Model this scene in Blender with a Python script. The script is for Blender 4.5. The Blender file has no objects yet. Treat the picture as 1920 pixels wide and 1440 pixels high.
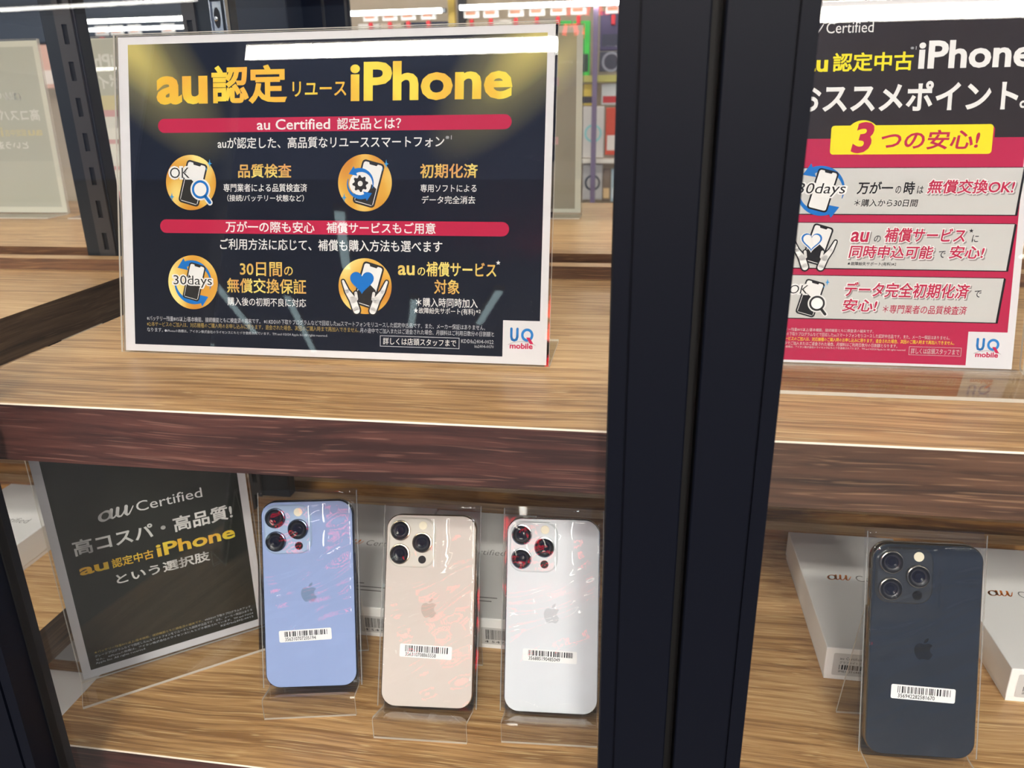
import bpy, bmesh, math, random
from mathutils import Vector, Matrix
random.seed(7)
PI = math.pi
R = math.radians
scene = bpy.context.scene
COL = scene.collection
CZ = 1.30                      # eye height of the photographer

# ------------------------------------------------------------------ camera
F_PX = 1469.16
YAW, PITCH, ROLL = R(-9.1789), R(19.981), R(-0.9593)
cam_data = bpy.data.cameras.new('camera')
cam_data.sensor_width = 36.0
cam_data.lens = F_PX / 1920 * 36.0
cam_data.clip_start = 0.02
cam_data.clip_end = 60
cam_data.dof.use_dof = True
cam_data.dof.focus_distance = 0.54
cam_data.dof.aperture_fstop = 13.0
cam = bpy.data.objects.new('camera', cam_data)
COL.objects.link(cam)
fw = Vector((math.sin(YAW) * math.cos(PITCH), math.cos(YAW) * math.cos(PITCH), -math.sin(PITCH)))
rt = Vector((math.cos(YAW), -math.sin(YAW), 0))
up = rt.cross(fw)
rt2 = math.cos(ROLL) * rt + math.sin(ROLL) * up
up2 = -math.sin(ROLL) * rt + math.cos(ROLL) * up
cam.matrix_world = Matrix(((rt2.x, up2.x, -fw.x, 0), (rt2.y, up2.y, -fw.y, 0), (rt2.z, up2.z, -fw.z, CZ), (0, 0, 0, 1)))
scene.camera = cam

# ------------------------------------------------------------------ world, exposure
world = bpy.data.worlds.new('shop_air')
scene.world = world
world.use_nodes = True
bg = world.node_tree.nodes['Background']
bg.inputs[0].default_value = (0.46, 0.60, 1.0, 1)
bg.inputs[1].default_value = 0.34
scene.view_settings.view_transform = 'Standard'
scene.view_settings.look = 'None'
scene.view_settings.exposure = -0.05
scene.view_settings.gamma = 1.0
scene.view_settings.use_curve_mapping = False

# ------------------------------------------------------------------ materials
def lin(c):
    return tuple(((x / 255) / 12.92 if x / 255 <= 0.04045 else ((x / 255 + 0.055) / 1.055) ** 2.4) for x in c) + (1.0,)

def new_mat(name):
    m = bpy.data.materials.new(name)
    m.use_nodes = True
    nt = m.node_tree
    for n in list(nt.nodes):
        nt.nodes.remove(n)
    out = nt.nodes.new('ShaderNodeOutputMaterial')
    return m, nt, out

def N(nt, typ, **kw):
    n = nt.nodes.new(typ)
    for k, v in kw.items():
        if k.startswith('i_'):
            n.inputs[k[2:].replace('_', ' ')].default_value = v
        elif k.startswith('n_'):
            n.inputs[int(k[2:])].default_value = v
        else:
            setattr(n, k, v)
    return n

def plain(name, rgb, rough=0.5, metal=0.0, spec=0.5, coat=0.0, bump=None):
    m, nt, out = new_mat(name)
    b = N(nt, 'ShaderNodeBsdfPrincipled')
    b.inputs['Base Color'].default_value = lin(rgb)
    b.inputs['Roughness'].default_value = rough
    b.inputs['Metallic'].default_value = metal
    b.inputs['Specular IOR Level'].default_value = spec
    b.inputs['Coat Weight'].default_value = coat
    if bump:
        tc = N(nt, 'ShaderNodeTexCoord')
        no = N(nt, 'ShaderNodeTexNoise', i_Scale=bump[0], i_Detail=3.0)
        nt.links.new(tc.outputs['Object'], no.inputs['Vector'])
        bp = N(nt, 'ShaderNodeBump', i_Strength=bump[1], i_Distance=0.001)
        nt.links.new(no.outputs[0], bp.inputs['Height'])
        nt.links.new(bp.outputs[0], b.inputs['Normal'])
    nt.links.new(b.outputs[0], out.inputs[0])
    return m

def emit(name, rgb, strength):
    m, nt, out = new_mat(name)
    e = N(nt, 'ShaderNodeEmission')
    e.inputs[0].default_value = lin(rgb)
    e.inputs[1].default_value = strength
    nt.links.new(e.outputs[0], out.inputs[0])
    return m

def clear(name, tint=(1, 1, 1), ior=1.49, rough=0.0, haze=0.0, haze_rgb=(240, 240, 240), wav=None):
    """sheet glass / acrylic: looks straight through, reflects by Fresnel"""
    m, nt, out = new_mat(name)
    geo = N(nt, 'ShaderNodeNewGeometry')
    mi = N(nt, 'ShaderNodeMix', data_type='FLOAT')
    mi.inputs[2].default_value = ior
    mi.inputs[3].default_value = 1 / ior
    nt.links.new(geo.outputs['Backfacing'], mi.inputs[0])
    fr = N(nt, 'ShaderNodeFresnel')
    nt.links.new(mi.outputs[0], fr.inputs['IOR'])
    tr = N(nt, 'ShaderNodeBsdfTransparent')
    tr.inputs[0].default_value = tuple(tint) + (1,)
    gl = N(nt, 'ShaderNodeBsdfGlossy', i_Roughness=rough)
    mx = N(nt, 'ShaderNodeMixShader')
    nt.links.new(fr.outputs[0], mx.inputs[0])
    nt.links.new(tr.outputs[0], mx.inputs[1])
    nt.links.new(gl.outputs[0], mx.inputs[2])
    last = mx
    if haze > 0:
        df = N(nt, 'ShaderNodeBsdfDiffuse')
        df.inputs[0].default_value = lin(haze_rgb)
        tl = N(nt, 'ShaderNodeBsdfTranslucent')
        tl.inputs[0].default_value = lin(haze_rgb)
        ad = N(nt, 'ShaderNodeMixShader', n_0=0.5)
        nt.links.new(df.outputs[0], ad.inputs[1])
        nt.links.new(tl.outputs[0], ad.inputs[2])
        m2 = N(nt, 'ShaderNodeMixShader', n_0=haze)
        nt.links.new(mx.outputs[0], m2.inputs[1])
        nt.links.new(ad.outputs[0], m2.inputs[2])
        last = m2
    nt.links.new(last.outputs[0], out.inputs[0])
    return m

def ramp(nt, stops):
    r = N(nt, 'ShaderNodeValToRGB')
    els = r.color_ramp.elements
    while len(els) < len(stops):
        els.new(0.5)
    for e, (p, c) in zip(els, stops):
        e.position = p
        e.color = lin(c)
    return r

def wood(name, dark, mid, light, fleck, fleck_amt=0.5, grain=90.0, rough=0.42, coat=0.25, seed=0.0, knots=False, deep=False):
    m, nt, out = new_mat(name)
    tc = N(nt, 'ShaderNodeTexCoord')
    mp = N(nt, 'ShaderNodeMapping')
    mp.inputs['Location'].default_value = (seed, seed * 0.37, seed * 0.71)
    if deep:
        mp.inputs['Rotation'].default_value = (0, 0, R(90))
    nt.links.new(tc.outputs['Object'], mp.inputs['Vector'])
    # slow warp so that the grain wanders
    wn = N(nt, 'ShaderNodeTexNoise', i_Scale=5.0, i_Detail=2.0)
    nt.links.new(mp.outputs[0], wn.inputs['Vector'])
    wv = N(nt, 'ShaderNodeVectorMath', operation='MULTIPLY_ADD')
    wv.inputs[1].default_value = (0.0, 0.016, 0.016)
    nt.links.new(wn.outputs['Color'], wv.inputs[0])
    nt.links.new(mp.outputs[0], wv.inputs[2])
    st = N(nt, 'ShaderNodeMapping')
    st.inputs['Scale'].default_value = (7.0, grain, grain)
    nt.links.new(wv.outputs[0], st.inputs['Vector'])
    n1 = N(nt, 'ShaderNodeTexNoise', i_Scale=1.0, i_Detail=5.0, i_Roughness=0.62)
    nt.links.new(st.outputs[0], n1.inputs['Vector'])
    st3 = N(nt, 'ShaderNodeMapping')
    st3.inputs['Scale'].default_value = (1.6, 9.0, 9.0)
    nt.links.new(wv.outputs[0], st3.inputs['Vector'])
    n3 = N(nt, 'ShaderNodeTexNoise', i_Scale=1.0, i_Detail=2.0)
    nt.links.new(st3.outputs[0], n3.inputs['Vector'])
    av = N(nt, 'ShaderNodeMix', data_type='FLOAT')
    av.inputs[0].default_value = 0.34
    nt.links.new(n1.outputs[0], av.inputs[2])
    nt.links.new(n3.outputs[0], av.inputs[3])
    rp = ramp(nt, [(0.40, dark), (0.5, mid), (0.61, light)])
    nt.links.new(av.outputs[0], rp.inputs[0])
    # short bright pores
    st2 = N(nt, 'ShaderNodeMapping')
    st2.inputs['Scale'].default_value = (17.0, 800.0, 800.0)
    nt.links.new(wv.outputs[0], st2.inputs['Vector'])
    n2 = N(nt, 'ShaderNodeTexNoise', i_Scale=1.0, i_Detail=1.0)
    nt.links.new(st2.outputs[0], n2.inputs['Vector'])
    r2 = N(nt, 'ShaderNodeMapRange')
    r2.inputs[1].default_value = 0.60
    r2.inputs[2].default_value = 0.70
    r2.inputs[4].default_value = fleck_amt
    nt.links.new(n2.outputs[0], r2.inputs[0])
    mx = N(nt, 'ShaderNodeMix', data_type='RGBA')
    mx.inputs[7].default_value = lin(fleck)
    nt.links.new(r2.outputs[0], mx.inputs[0])
    nt.links.new(rp.outputs[0], mx.inputs[6])
    last = mx.outputs[2]
    if knots:
        sk = N(nt, 'ShaderNodeMapping')
        sk.inputs['Scale'].default_value = (4.2, 16.0, 16.0)
        nt.links.new(wv.outputs[0], sk.inputs['Vector'])
        vo = N(nt, 'ShaderNodeTexVoronoi', i_Scale=1.0)
        nt.links.new(sk.outputs[0], vo.inputs['Vector'])
        rk = N(nt, 'ShaderNodeMapRange')
        rk.inputs[1].default_value = 0.16
        rk.inputs[2].default_value = 0.03
        rk.inputs[4].default_value = 0.65
        nt.links.new(vo.outputs['Distance'], rk.inputs[0])
        mk = N(nt, 'ShaderNodeMix', data_type='RGBA')
        mk.inputs[7].default_value = lin(tuple(int(x * 0.55) for x in dark))
        nt.links.new(rk.outputs[0], mk.inputs[0])
        nt.links.new(last, mk.inputs[6])
        last = mk.outputs[2]
    b = N(nt, 'ShaderNodeBsdfPrincipled')
    b.inputs['Roughness'].default_value = rough
    b.inputs['Coat Weight'].default_value = coat
    b.inputs['Coat Roughness'].default_value = 0.25
    nt.links.new(last, b.inputs['Base Color'])
    bp = N(nt, 'ShaderNodeBump', i_Strength=0.25, i_Distance=0.0006)
    nt.links.new(n1.outputs[0], bp.inputs['Height'])
    nt.links.new(bp.outputs[0], b.inputs['Normal'])
    nt.links.new(b.outputs[0], out.inputs[0])
    return m

def two_tone(name, stops, scale=(60, 60, 60), rough=0.6, noise=True):
    """printed colour that runs between tones (gold or silver lettering)"""
    m, nt, out = new_mat(name)
    tc = N(nt, 'ShaderNodeTexCoord')
    mp = N(nt, 'ShaderNodeMapping')
    mp.inputs['Scale'].default_value = scale
    nt.links.new(tc.outputs['Object'], mp.inputs['Vector'])
    no = N(nt, 'ShaderNodeTexNoise', i_Scale=1.0, i_Detail=0.5)
    nt.links.new(mp.outputs[0], no.inputs['Vector'])
    rp = ramp(nt, stops)
    nt.links.new(no.outputs[0], rp.inputs[0])
    b = N(nt, 'ShaderNodeBsdfPrincipled', i_Roughness=rough)
    b.inputs['Specular IOR Level'].default_value = 0.2
    nt.links.new(rp.outputs[0], b.inputs['Base Color'])
    nt.links.new(b.outputs[0], out.inputs[0])
    return m

def ink(name, rgb):
    return plain(name, rgb, rough=0.7, spec=0.15)

def spotlit_ink(name, base, gold, w, h, speckle=0.0):
    """dark printed background with a golden beam printed in from each top corner"""
    m, nt, out = new_mat(name)
    tc = N(nt, 'ShaderNodeTexCoord')
    last = None
    for sx in (-1, 1):
        mp = N(nt, 'ShaderNodeMapping', vector_type='TEXTURE')
        mp.inputs['Location'].default_value = (sx * w, 0, h)
        mp.inputs['Rotation'].default_value = (0, R(48 if sx < 0 else 132), 0)
        mp.inputs['Scale'].default_value = (0.104, 1.0, 0.036)
        nt.links.new(tc.outputs['Object'], mp.inputs['Vector'])
        gr = N(nt, 'ShaderNodeTexGradient', gradient_type='SPHERICAL')
        nt.links.new(mp.outputs[0], gr.inputs['Vector'])
        if last is None:
            last = gr.outputs['Fac']
        else:
            ad = N(nt, 'ShaderNodeMath', operation='ADD', use_clamp=True)
            nt.links.new(last, ad.inputs[0])
            nt.links.new(gr.outputs['Fac'], ad.inputs[1])
            last = ad.outputs[0]
    rp = ramp(nt, [(0.0, base), (0.45, tuple(int(a * 0.55 + b * 0.45) for a, b in zip(base, gold))), (0.9, gold)])
    nt.links.new(last, rp.inputs[0])
    b = N(nt, 'ShaderNodeBsdfPrincipled', i_Roughness=0.75)
    b.inputs['Specular IOR Level'].default_value = 0.15
    nt.links.new(rp.outputs[0], b.inputs['Base Color'])
    nt.links.new(b.outputs[0], out.inputs[0])
    return m

OAK = wood('oak_laminate', (144, 103, 60), (190, 146, 94), (214, 174, 122), (244, 214, 158), 0.5, grain=280, seed=1.3)
WALNUT = wood('walnut_edge_red_cast', (52, 26, 24), (78, 43, 38), (98, 58, 50), (150, 106, 92), 0.42, grain=190, seed=4.1, rough=0.5, knots=True)  # reddish reflection on the front edges is put into the wood colour
WALNUT_B = wood('brown_edge', (50, 32, 22), (80, 53, 38), (102, 71, 52), (166, 130, 98), 0.42, grain=190, seed=9.4, rough=0.5, knots=True)
WALNUT_END = wood('brown_edge_end', (52, 38, 26), (82, 62, 44), (102, 80, 58), (150, 122, 92), 0.3, grain=190, seed=5.5, rough=0.5, deep=True)
LIPWOOD = wood('lip_oak', (104, 66, 32), (158, 110, 58), (188, 138, 80), (226, 186, 122), 0.3, grain=150, seed=2.7)
LIPDARK = wood('lip_walnut', (70, 44, 28), (104, 70, 46), (134, 94, 62), (190, 146, 96), 0.3, grain=150, seed=6.2)
TRIM = plain('pale_edge_band', (240, 226, 206), 0.45)
FRAME = plain('black_frame_metal', (7, 10, 21), 0.5, spec=0.16, bump=(900, 0.05))
GASKET = plain('rubber_gasket', (4, 4, 5), 0.7)
GLASS = clear('door_glass', (0.985, 0.99, 0.988), 1.42)
ACR = clear('acrylic', (0.985, 0.985, 0.98), 1.45)
ACR_EDGE = clear('acrylic_edge', (0.95, 0.94, 0.9), 1.5, rough=0.05, haze=0.85, haze_rgb=(255, 251, 240))
ACR_STAND = clear('acrylic_stand', (0.97, 0.965, 0.955), 1.49, haze=0.012)
FILM = clear('plastic_film', (0.985, 0.985, 0.985), 1.5, rough=0.02, haze=0.008)
FILM_EDGE = clear('plastic_film_seam', (0.95, 0.95, 0.95), 1.55, haze=0.35)
PAPER = plain('white_paper', (226, 223, 227), 0.8, spec=0.2)
PAPER_BACK = plain('paper_back', (214, 214, 198), 0.8, spec=0.2)
GH_DARK = ink('ghost_dark', (186, 187, 172))  # ghost colours paint the light shining through the paper onto its back
GH_LIGHT = ink('ghost_light', (216, 217, 208))
GH_GOLD = ink('ghost_gold', (206, 198, 156))
GH_PINK = ink('ghost_pink', (206, 168, 166))
NAVY = spotlit_ink('navy_print', (18, 23, 38), (200, 184, 108), 0.141, 0.207)
WHITE = ink('white_ink', (238, 236, 236))
GOLD = two_tone('gold_ink', [(0.3, (242, 176, 60)), (0.5, (240, 196, 58)), (0.62, (246, 222, 74))], (45, 1, 30))
GOLD2 = two_tone('pale_gold_ink', [(0.3, (222, 160, 90)), (0.5, (226, 186, 92)), (0.65, (240, 220, 120))], (70, 1, 60))
DISC = two_tone('gold_disc_ink', [(0.28, (206, 132, 40)), (0.45, (226, 170, 66)), (0.66, (248, 226, 140))], (48, 1, 34))
CRIMSON = ink('crimson_ink', (192, 34, 74))
PINK = ink('pink_ink', (188, 36, 78))
BLUE = ink('blue_ink', (26, 116, 200))
SKY = ink('light_blue_ink', (64, 160, 226))
CHAR = ink('charcoal_ink', (48, 46, 46))
DARKBROWN = ink('dark_brown_print', (46, 37, 33))
YELLOW = ink('yellow_ink', (240, 226, 32))
LGREY = ink('light_grey_ink', (206, 204, 202))
MGREY = ink('shadow_grey_ink', (150, 142, 140))
DIMW = ink('dim_white_ink', (196, 198, 206))
DIMGOLD = ink('dim_gold_ink', (176, 150, 84))
UQBLUE = ink('logo_blue_ink', (44, 130, 206))
UQRED = ink('logo_red_ink', (206, 36, 84))
SILVER = two_tone('silver_ink', [(0.3, (170, 168, 168)), (0.5, (226, 224, 222)), (0.65, (244, 242, 240))], (50, 1, 50))
SOOT = plain('charcoal_print', (34, 37, 33), 0.7, spec=0.15)
ORANGE = ink('orange_ink', (240, 134, 46))
GREYTXT = ink('grey_ink', (120, 118, 116))
BLACKTXT = ink('black_ink', (28, 26, 28))
CARD = plain('white_card', (250, 249, 247), 0.55, spec=0.3)
STICK = plain('sticker_paper', (246, 246, 246), 0.6)
CONCRETE = plain('floor_tile', (74, 72, 72), 0.5, bump=(8, 0.1))
CEIL = plain('ceiling_panel', (178, 192, 230), 0.9)
SHOPWALL = plain('shop_wall', (196, 186, 172), 0.9)
STEEL = plain('slotted_steel', (44, 48, 52), 0.38, metal=0.55)
STEEL2 = plain('slotted_steel_channel', (70, 68, 68), 0.4, metal=0.5)
HOLE_SHADE = plain('hole_shade', (10, 11, 14), 0.8)  # near-black colour standing for the shade inside holes
CHROME = plain('chrome', (200, 204, 208), 0.15, metal=1.0)
TUBE = emit('tube_light', (255, 252, 244), 26.0)
LAMP = emit('ceiling_light_diffuser', (255, 249, 238), 18.0)
LAMP_HI = emit('bright_ceiling_light_diffuser', (255, 250, 240), 56.0)
LAMP_COOL = emit('cool_tube_light', (214, 240, 244), 5.0)
RED_NEON = emit('red_led', (255, 18, 48), 15.0)

# ------------------------------------------------------------------ mesh helpers
class MB:
    def __init__(self):
        self.v = []; self.f = []; self.m = []; self.mats = []; self.smooth = []
    def mi(self, mat):
        if mat not in self.mats:
            self.mats.append(mat)
        return self.mats.index(mat)
    def add(self, verts, faces, mat, M=None, smooth=False):
        o = len(self.v)
        for p in verts:
            p = Vector(p)
            self.v.append(tuple(M @ p) if M else tuple(p))
        k = self.mi(mat)
        for f in faces:
            self.f.append([i + o for i in f]); self.m.append(k); self.smooth.append(smooth)
    def box(self, x0, x1, y0, y1, z0, z1, mat, M=None, mats=None):
        v = [(x0, y0, z0), (x1, y0, z0), (x1, y1, z0), (x0, y1, z0), (x0, y0, z1), (x1, y0, z1), (x1, y1, z1), (x0, y1, z1)]
        fs = dict(bot=(3, 2, 1, 0), top=(4, 5, 6, 7), front=(0, 1, 5, 4), back=(2, 3, 7, 6), left=(3, 0, 4, 7), right=(1, 2, 6, 5))
        o = len(self.v)
        for p in v:
            p = Vector(p)
            self.v.append(tuple(M @ p) if M else tuple(p))
        for n, f in fs.items():
            mm = (mats or {}).get(n, mat)
            self.f.append([i + o for i in f]); self.m.append(self.mi(mm)); self.smooth.append(False)
    def prism(self, pts, a0, a1, mat, axis='x', side=None, cap=None):
        """closed 2-D outline pushed along an axis; pts in the other two axes (y,z),(x,z) or (x,y)"""
        n = len(pts)
        def P(p, a):
            return (a, p[0], p[1]) if axis == 'x' else ((p[0], a, p[1]) if axis == 'y' else (p[0], p[1], a))
        v = [P(p, a0) for p in pts] + [P(p, a1) for p in pts]
        self.add(v, [list(range(n))[::-1], [n + i for i in range(n)]], cap or mat)
        o = len(self.v) - 2 * n
        for i in range(n):
            j = (i + 1) % n
            mm = side[i] if side else mat
            self.f.append([o + i, o + j, o + n + j, o + n + i]); self.m.append(self.mi(mm)); self.smooth.append(False)
    def lathe(self, prof, mat, M=None, seg=32, mats=None):
        """prof: list of (r, h); turned about local Y (h towards -y)"""
        n = len(prof)
        for i in range(n - 1):
            o = len(self.v)
            for r, h in (prof[i], prof[i + 1]):
                for s in range(seg):
                    a = 2 * PI * s / seg
                    p = Vector((r * math.cos(a), -h, r * math.sin(a)))
                    self.v.append(tuple(M @ p) if M else tuple(p))
            for s in range(seg):
                t = (s + 1) % seg
                self.f.append([o + s, o + t, o + seg + t, o + seg + s])
                self.m.append(self.mi(mats[i] if mats else mat)); self.smooth.append(True)
        self.f.append([o + seg + s for s in range(seg)]); self.m.append(self.mi(mats[-1] if mats else mat)); self.smooth.append(False)
    def tube(self, pts, r, mat, seg=8, M=None):
        rings = []
        for i, p in enumerate(pts):
            p = Vector(p)
            a = Vector(pts[max(i - 1, 0)]); b = Vector(pts[min(i + 1, len(pts) - 1)])
            d = (b - a).normalized()
            s = d.cross(Vector((0.3, 0.2, 1))).normalized()
            t = d.cross(s)
            rings.append([p + r * (math.cos(2 * PI * k / seg) * s + math.sin(2 * PI * k / seg) * t) for k in range(seg)])
        v = [q for g in rings for q in g]
        f = []
        for i in range(len(pts) - 1):
            for k in range(seg):
                l = (k + 1) % seg
                f.append([i * seg + k, i * seg + l, (i + 1) * seg + l, (i + 1) * seg + k])
        f.append(list(range(seg))[::-1]); f.append([(len(pts) - 1) * seg + k for k in range(seg)])
        self.add(v, f, mat, M, True)
    # ---- flat print on the plane y = -d (local u = x, v = z, millimetres)
    def flat(self, pts, d, mat):
        self.add([(x * 0.001, -d, z * 0.001) for x, z in pts], [list(range(len(pts)))], mat)
    def build(self, name, parent=None, loc=(0, 0, 0), rot=(0, 0, 0), bevel=None, fix=True):
        me = bpy.data.meshes.new(name)
        me.from_pydata(self.v, [], self.f)
        for m in self.mats:
            me.materials.append(m)
        me.polygons.foreach_set('material_index', self.m)
        me.polygons.foreach_set('use_smooth', self.smooth)
        me.update()
        if fix:
            bm = bmesh.new(); bm.from_mesh(me)
            bmesh.ops.recalc_face_normals(bm, faces=bm.faces)
            bm.to_mesh(me); bm.free()
        o = bpy.data.objects.new(name, me)
        COL.objects.link(o)
        o.location = loc; o.rotation_euler = rot
        if parent:
            o.parent = parent
        if bevel:
            b = o.modifiers.new('bevel', 'BEVEL'); b.width = bevel; b.segments = 2; b.limit_method = 'ANGLE'; b.angle_limit = R(40)
        return o

def tag(o, label, cat, group=None):
    o['label'] = label; o['category'] = cat
    if group:
        o['group'] = group
    return o
def thing(name, label, cat, loc=(0, 0, 0), rot=(0, 0, 0), group=None):
    o = bpy.data.objects.new(name, None)
    o.empty_display_size = 0.02
    COL.objects.link(o)
    o.location = loc; o.rotation_euler = rot
    return tag(o, label, cat, group)
def structure(o):
    o['kind'] = 'structure'
    return o

# ---- lettering
_tc = {}
def glyphs(s, off=0.0, shear=0.0, res=3):
    key = (s, off, shear, res)
    if key in _tc:
        return _tc[key]
    c = bpy.data.curves.new('lettering', 'FONT')
    c.body = s; c.resolution_u = res; c.size = 1.0
    if off > 0:                      # heavier strokes: a low rounded rim around every outline
        c.bevel_depth = off; c.bevel_resolution = 0; c.fill_mode = 'FRONT'
    elif off < 0:
        c.offset = off
    o = bpy.data.objects.new('lettering', c)
    me = bpy.data.meshes.new_from_object(o)
    vs = [(v.co.x + shear * v.co.y, v.co.y, max(v.co.z, 0.0) / off if off > 0 else 0.0) for v in me.vertices]
    fs = [list(p.vertices) for p in me.polygons]
    bpy.data.objects.remove(o); bpy.data.curves.remove(c); bpy.data.meshes.remove(me)
    x0 = min(p[0] for p in vs); x1 = max(p[0] for p in vs); y0 = min(p[1] for p in vs); y1 = max(p[1] for p in vs)
    vs = [((x - x0) / (x1 - x0), (y - y0) / (y1 - y0), z) for x, y, z in vs]
    _tc[key] = (vs, fs)
    return _tc[key]
LAYER = 0.00006
class Art(MB):
    """printed art, millimetres, u to the right, v up, l = print layer"""
    mirror = False
    def pt(self, p):
        return (-p[0], p[1]) if self.mirror else p
    def poly(self, pts, l, mat):
        self.flat([self.pt(p) for p in pts], LAYER * l, mat)
    def rect(self, u0, v0, u1, v1, l, mat):
        self.poly([(u0, v0), (u1, v0), (u1, v1), (u0, v1)], l, mat)
    def rr(self, u0, v0, u1, v1, r, l, mat, rot=0.0, k=6):
        cx, cy = (u0 + u1) / 2, (v0 + v1) / 2
        pts = []
        for (x, y, a) in ((u1 - r, v0 + r, -90), (u1 - r, v1 - r, 0), (u0 + r, v1 - r, 90), (u0 + r, v0 + r, 180)):
            for i in range(k + 1):
                t = R(a + 90 * i / k)
                pts.append((x + r * math.cos(t), y + r * math.sin(t)))
        c, s = math.cos(rot), math.sin(rot)
        self.poly([(cx + (x - cx) * c - (y - cy) * s, cy + (x - cx) * s + (y - cy) * c) for x, y in pts], l, mat)
    def disc(self, u, v, r, l, mat, rv=None, n=48):
        rv = rv or r
        self.poly([(u + r * math.cos(2 * PI * i / n), v + rv * math.sin(2 * PI * i / n)) for i in range(n)], l, mat)
    def arc(self, u, v, r, a0, a1, w0, w1, l, mat, n=24):
        o = []; q = []
        for i in range(n + 1):
            t = i / n; a = R(a0 + (a1 - a0) * t); w = w0 + (w1 - w0) * t
            o.append((u + (r + w / 2) * math.cos(a), v + (r + w / 2) * math.sin(a)))
            q.append((u + (r - w / 2) * math.cos(a), v + (r - w / 2) * math.sin(a)))
        for i in range(n):
            self.poly([o[i], o[i + 1], q[i + 1], q[i]], l, mat)
    def stroke(self, pts, w, l, mat, caps=True):
        ws = w if isinstance(w, (list, tuple)) else [w] * len(pts)
        for i in range(len(pts) - 1):
            (x0, y0), (x1, y1) = pts[i], pts[i + 1]
            L = math.hypot(x1 - x0, y1 - y0) or 1e-6
            nx, ny = -(y1 - y0) / L / 2, (x1 - x0) / L / 2
            self.poly([(x0 + nx * ws[i], y0 + ny * ws[i]), (x1 + nx * ws[i + 1], y1 + ny * ws[i + 1]),
                       (x1 - nx * ws[i + 1], y1 - ny * ws[i + 1]), (x0 - nx * ws[i], y0 - ny * ws[i])], l, mat)
        if caps:
            for (x, y), ww in zip(pts, ws):
                self.disc(x, y, ww / 2, l, mat, n=12)
    def text(self, s, u0, v0, u1, v1, mat, off=0.0, shear=0.0, l=3, res=3, slope=0.0):
        vs, fs = glyphs(s, off, shear, res)
        self.add([((-1 if self.mirror else 1) * (u0 + x * (u1 - u0)) * 0.001, -LAYER * l - z * 0.00002, (v0 + y * (v1 - v0) + slope * x) * 0.001) for x, y, z in vs], fs, mat)
    def star(self, u, v, r, l, mat, n=5, q=0.42):
        self.poly([(u + (r if i % 2 == 0 else r * q) * math.sin(PI * i / n), v + (r if i % 2 == 0 else r * q) * math.cos(PI * i / n)) for i in range(2 * n)], l, mat)
    def spark(self, u, v, r, l, mat):
        self.poly([(u + (r * 0.72 if i % 4 == 2 else r if i % 4 == 0 else r * 0.24) * math.sin(PI * i / 4), v + (r if i % 4 == 0 else r * 0.24) * math.cos(PI * i / 4)) if i % 2 else
                   (u + (0, r * 0.6, 0, -r * 0.6)[i // 2], v + (r, 0, -r, 0)[i // 2]) for i in range(8)], l, mat)
    def heart(self, u, v, s, l, mat):
        pts = []
        for i in range(40):
            t = 2 * PI * i / 40
            pts.append((u + s * 16 * math.sin(t) ** 3 / 16, v + s * (13 * math.cos(t) - 5 * math.cos(2 * t) - 2 * math.cos(3 * t) - math.cos(4 * t)) / 16))
        self.poly(pts, l, mat)
    def phone(self, u, v, w, h, rot, l, edge, screen, lower, t=1.0):
        self.rr(u - w / 2, v - h / 2, u + w / 2, v + h / 2, w * 0.16, l, edge, rot)
        self.rr(u - w / 2 + t, v - h / 2 + t, u + w / 2 - t, v + h / 2 - t, w * 0.1, l + 1, screen, rot)
        c, s = math.cos(rot), math.sin(rot)
        q = lambda x, y: (u + x * c - y * s, v + x * s + y * c)
        W, H = w / 2 - t * 1.35, h / 2 - t * 1.35
        if lower:
            self.poly([q(-W, -H), q(W, -H), q(W, -H * 0.15), q(-W, H * 0.35)], l + 2, lower)
        self.poly([q(-W * 0.5, h / 2 - t * 0.9), q(W * 0.5, h / 2 - t * 0.9), q(W * 0.4, h / 2 - t * 2), q(-W * 0.4, h / 2 - t * 2)], l + 2, edge)
    def hands(self, u, v, s, l, dark, light):
        for sx in (-1, 1):
            P = lambda x, y: (u + sx * x * s, v + y * s)
            A = [P(-15, 2), P(-12.2, -4.5), P(-8.2, -10), P(-5.6, -17)]
            B = [P(-6.2, -5.6), P(-5.6, -9.5), P(-7, -11)]
            self.stroke(A, [3.4 * s, 4.8 * s, 6.4 * s, 6.6 * s], l, dark); self.stroke(B, 3.8 * s, l, dark)
            self.stroke(A, [1.6 * s, 3.0 * s, 4.6 * s, 4.6 * s], l + 1, light); self.stroke(B, 2.0 * s, l + 1, light)
    def arrows(self, u, v, r, l, m1, m2, w=3.4):
        for a, m in ((0, m1), (180, m2)):
            self.arc(u, v, r, a - 20, a + 112, 0.4, w, l, m)
            e = R(a + 112)
            ex, ey = u + r * math.cos(e), v + r * math.sin(e)
            tx, ty = -math.sin(e), math.cos(e)
            nx, ny = math.cos(e), math.sin(e)
            self.poly([(ex + nx * w * 1.1, ey + ny * w * 1.1), (ex + tx * w * 1.7, ey + ty * w * 1.7), (ex - nx * w * 1.1, ey - ny * w * 1.1)], l, m)
    def au_logo(self, u0, v0, u1, v1, l, mat, k=1.0):
        """the two joined script letters of the shop mark"""
        W, H = u1 - u0, v1 - v0
        P = lambda x, y: (u0 + x * W, v0 + y * H)
        w = H * 0.25 * k
        a = []
        for i in range(25):
            t = R(50 + 360 * i / 24)
            x = 0.185 + 0.150 * math.cos(t); y = 0.42 + 0.42 * math.sin(t)
            a.append(P(x + 0.10 * (y - 0.42), y))
        ws = [w * (0.50 + 0.65 * abs(math.cos(R(50 + 360 * i / 24) - 0.5))) for i in range(25)]
        self.stroke(a, ws, l, mat)
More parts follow.
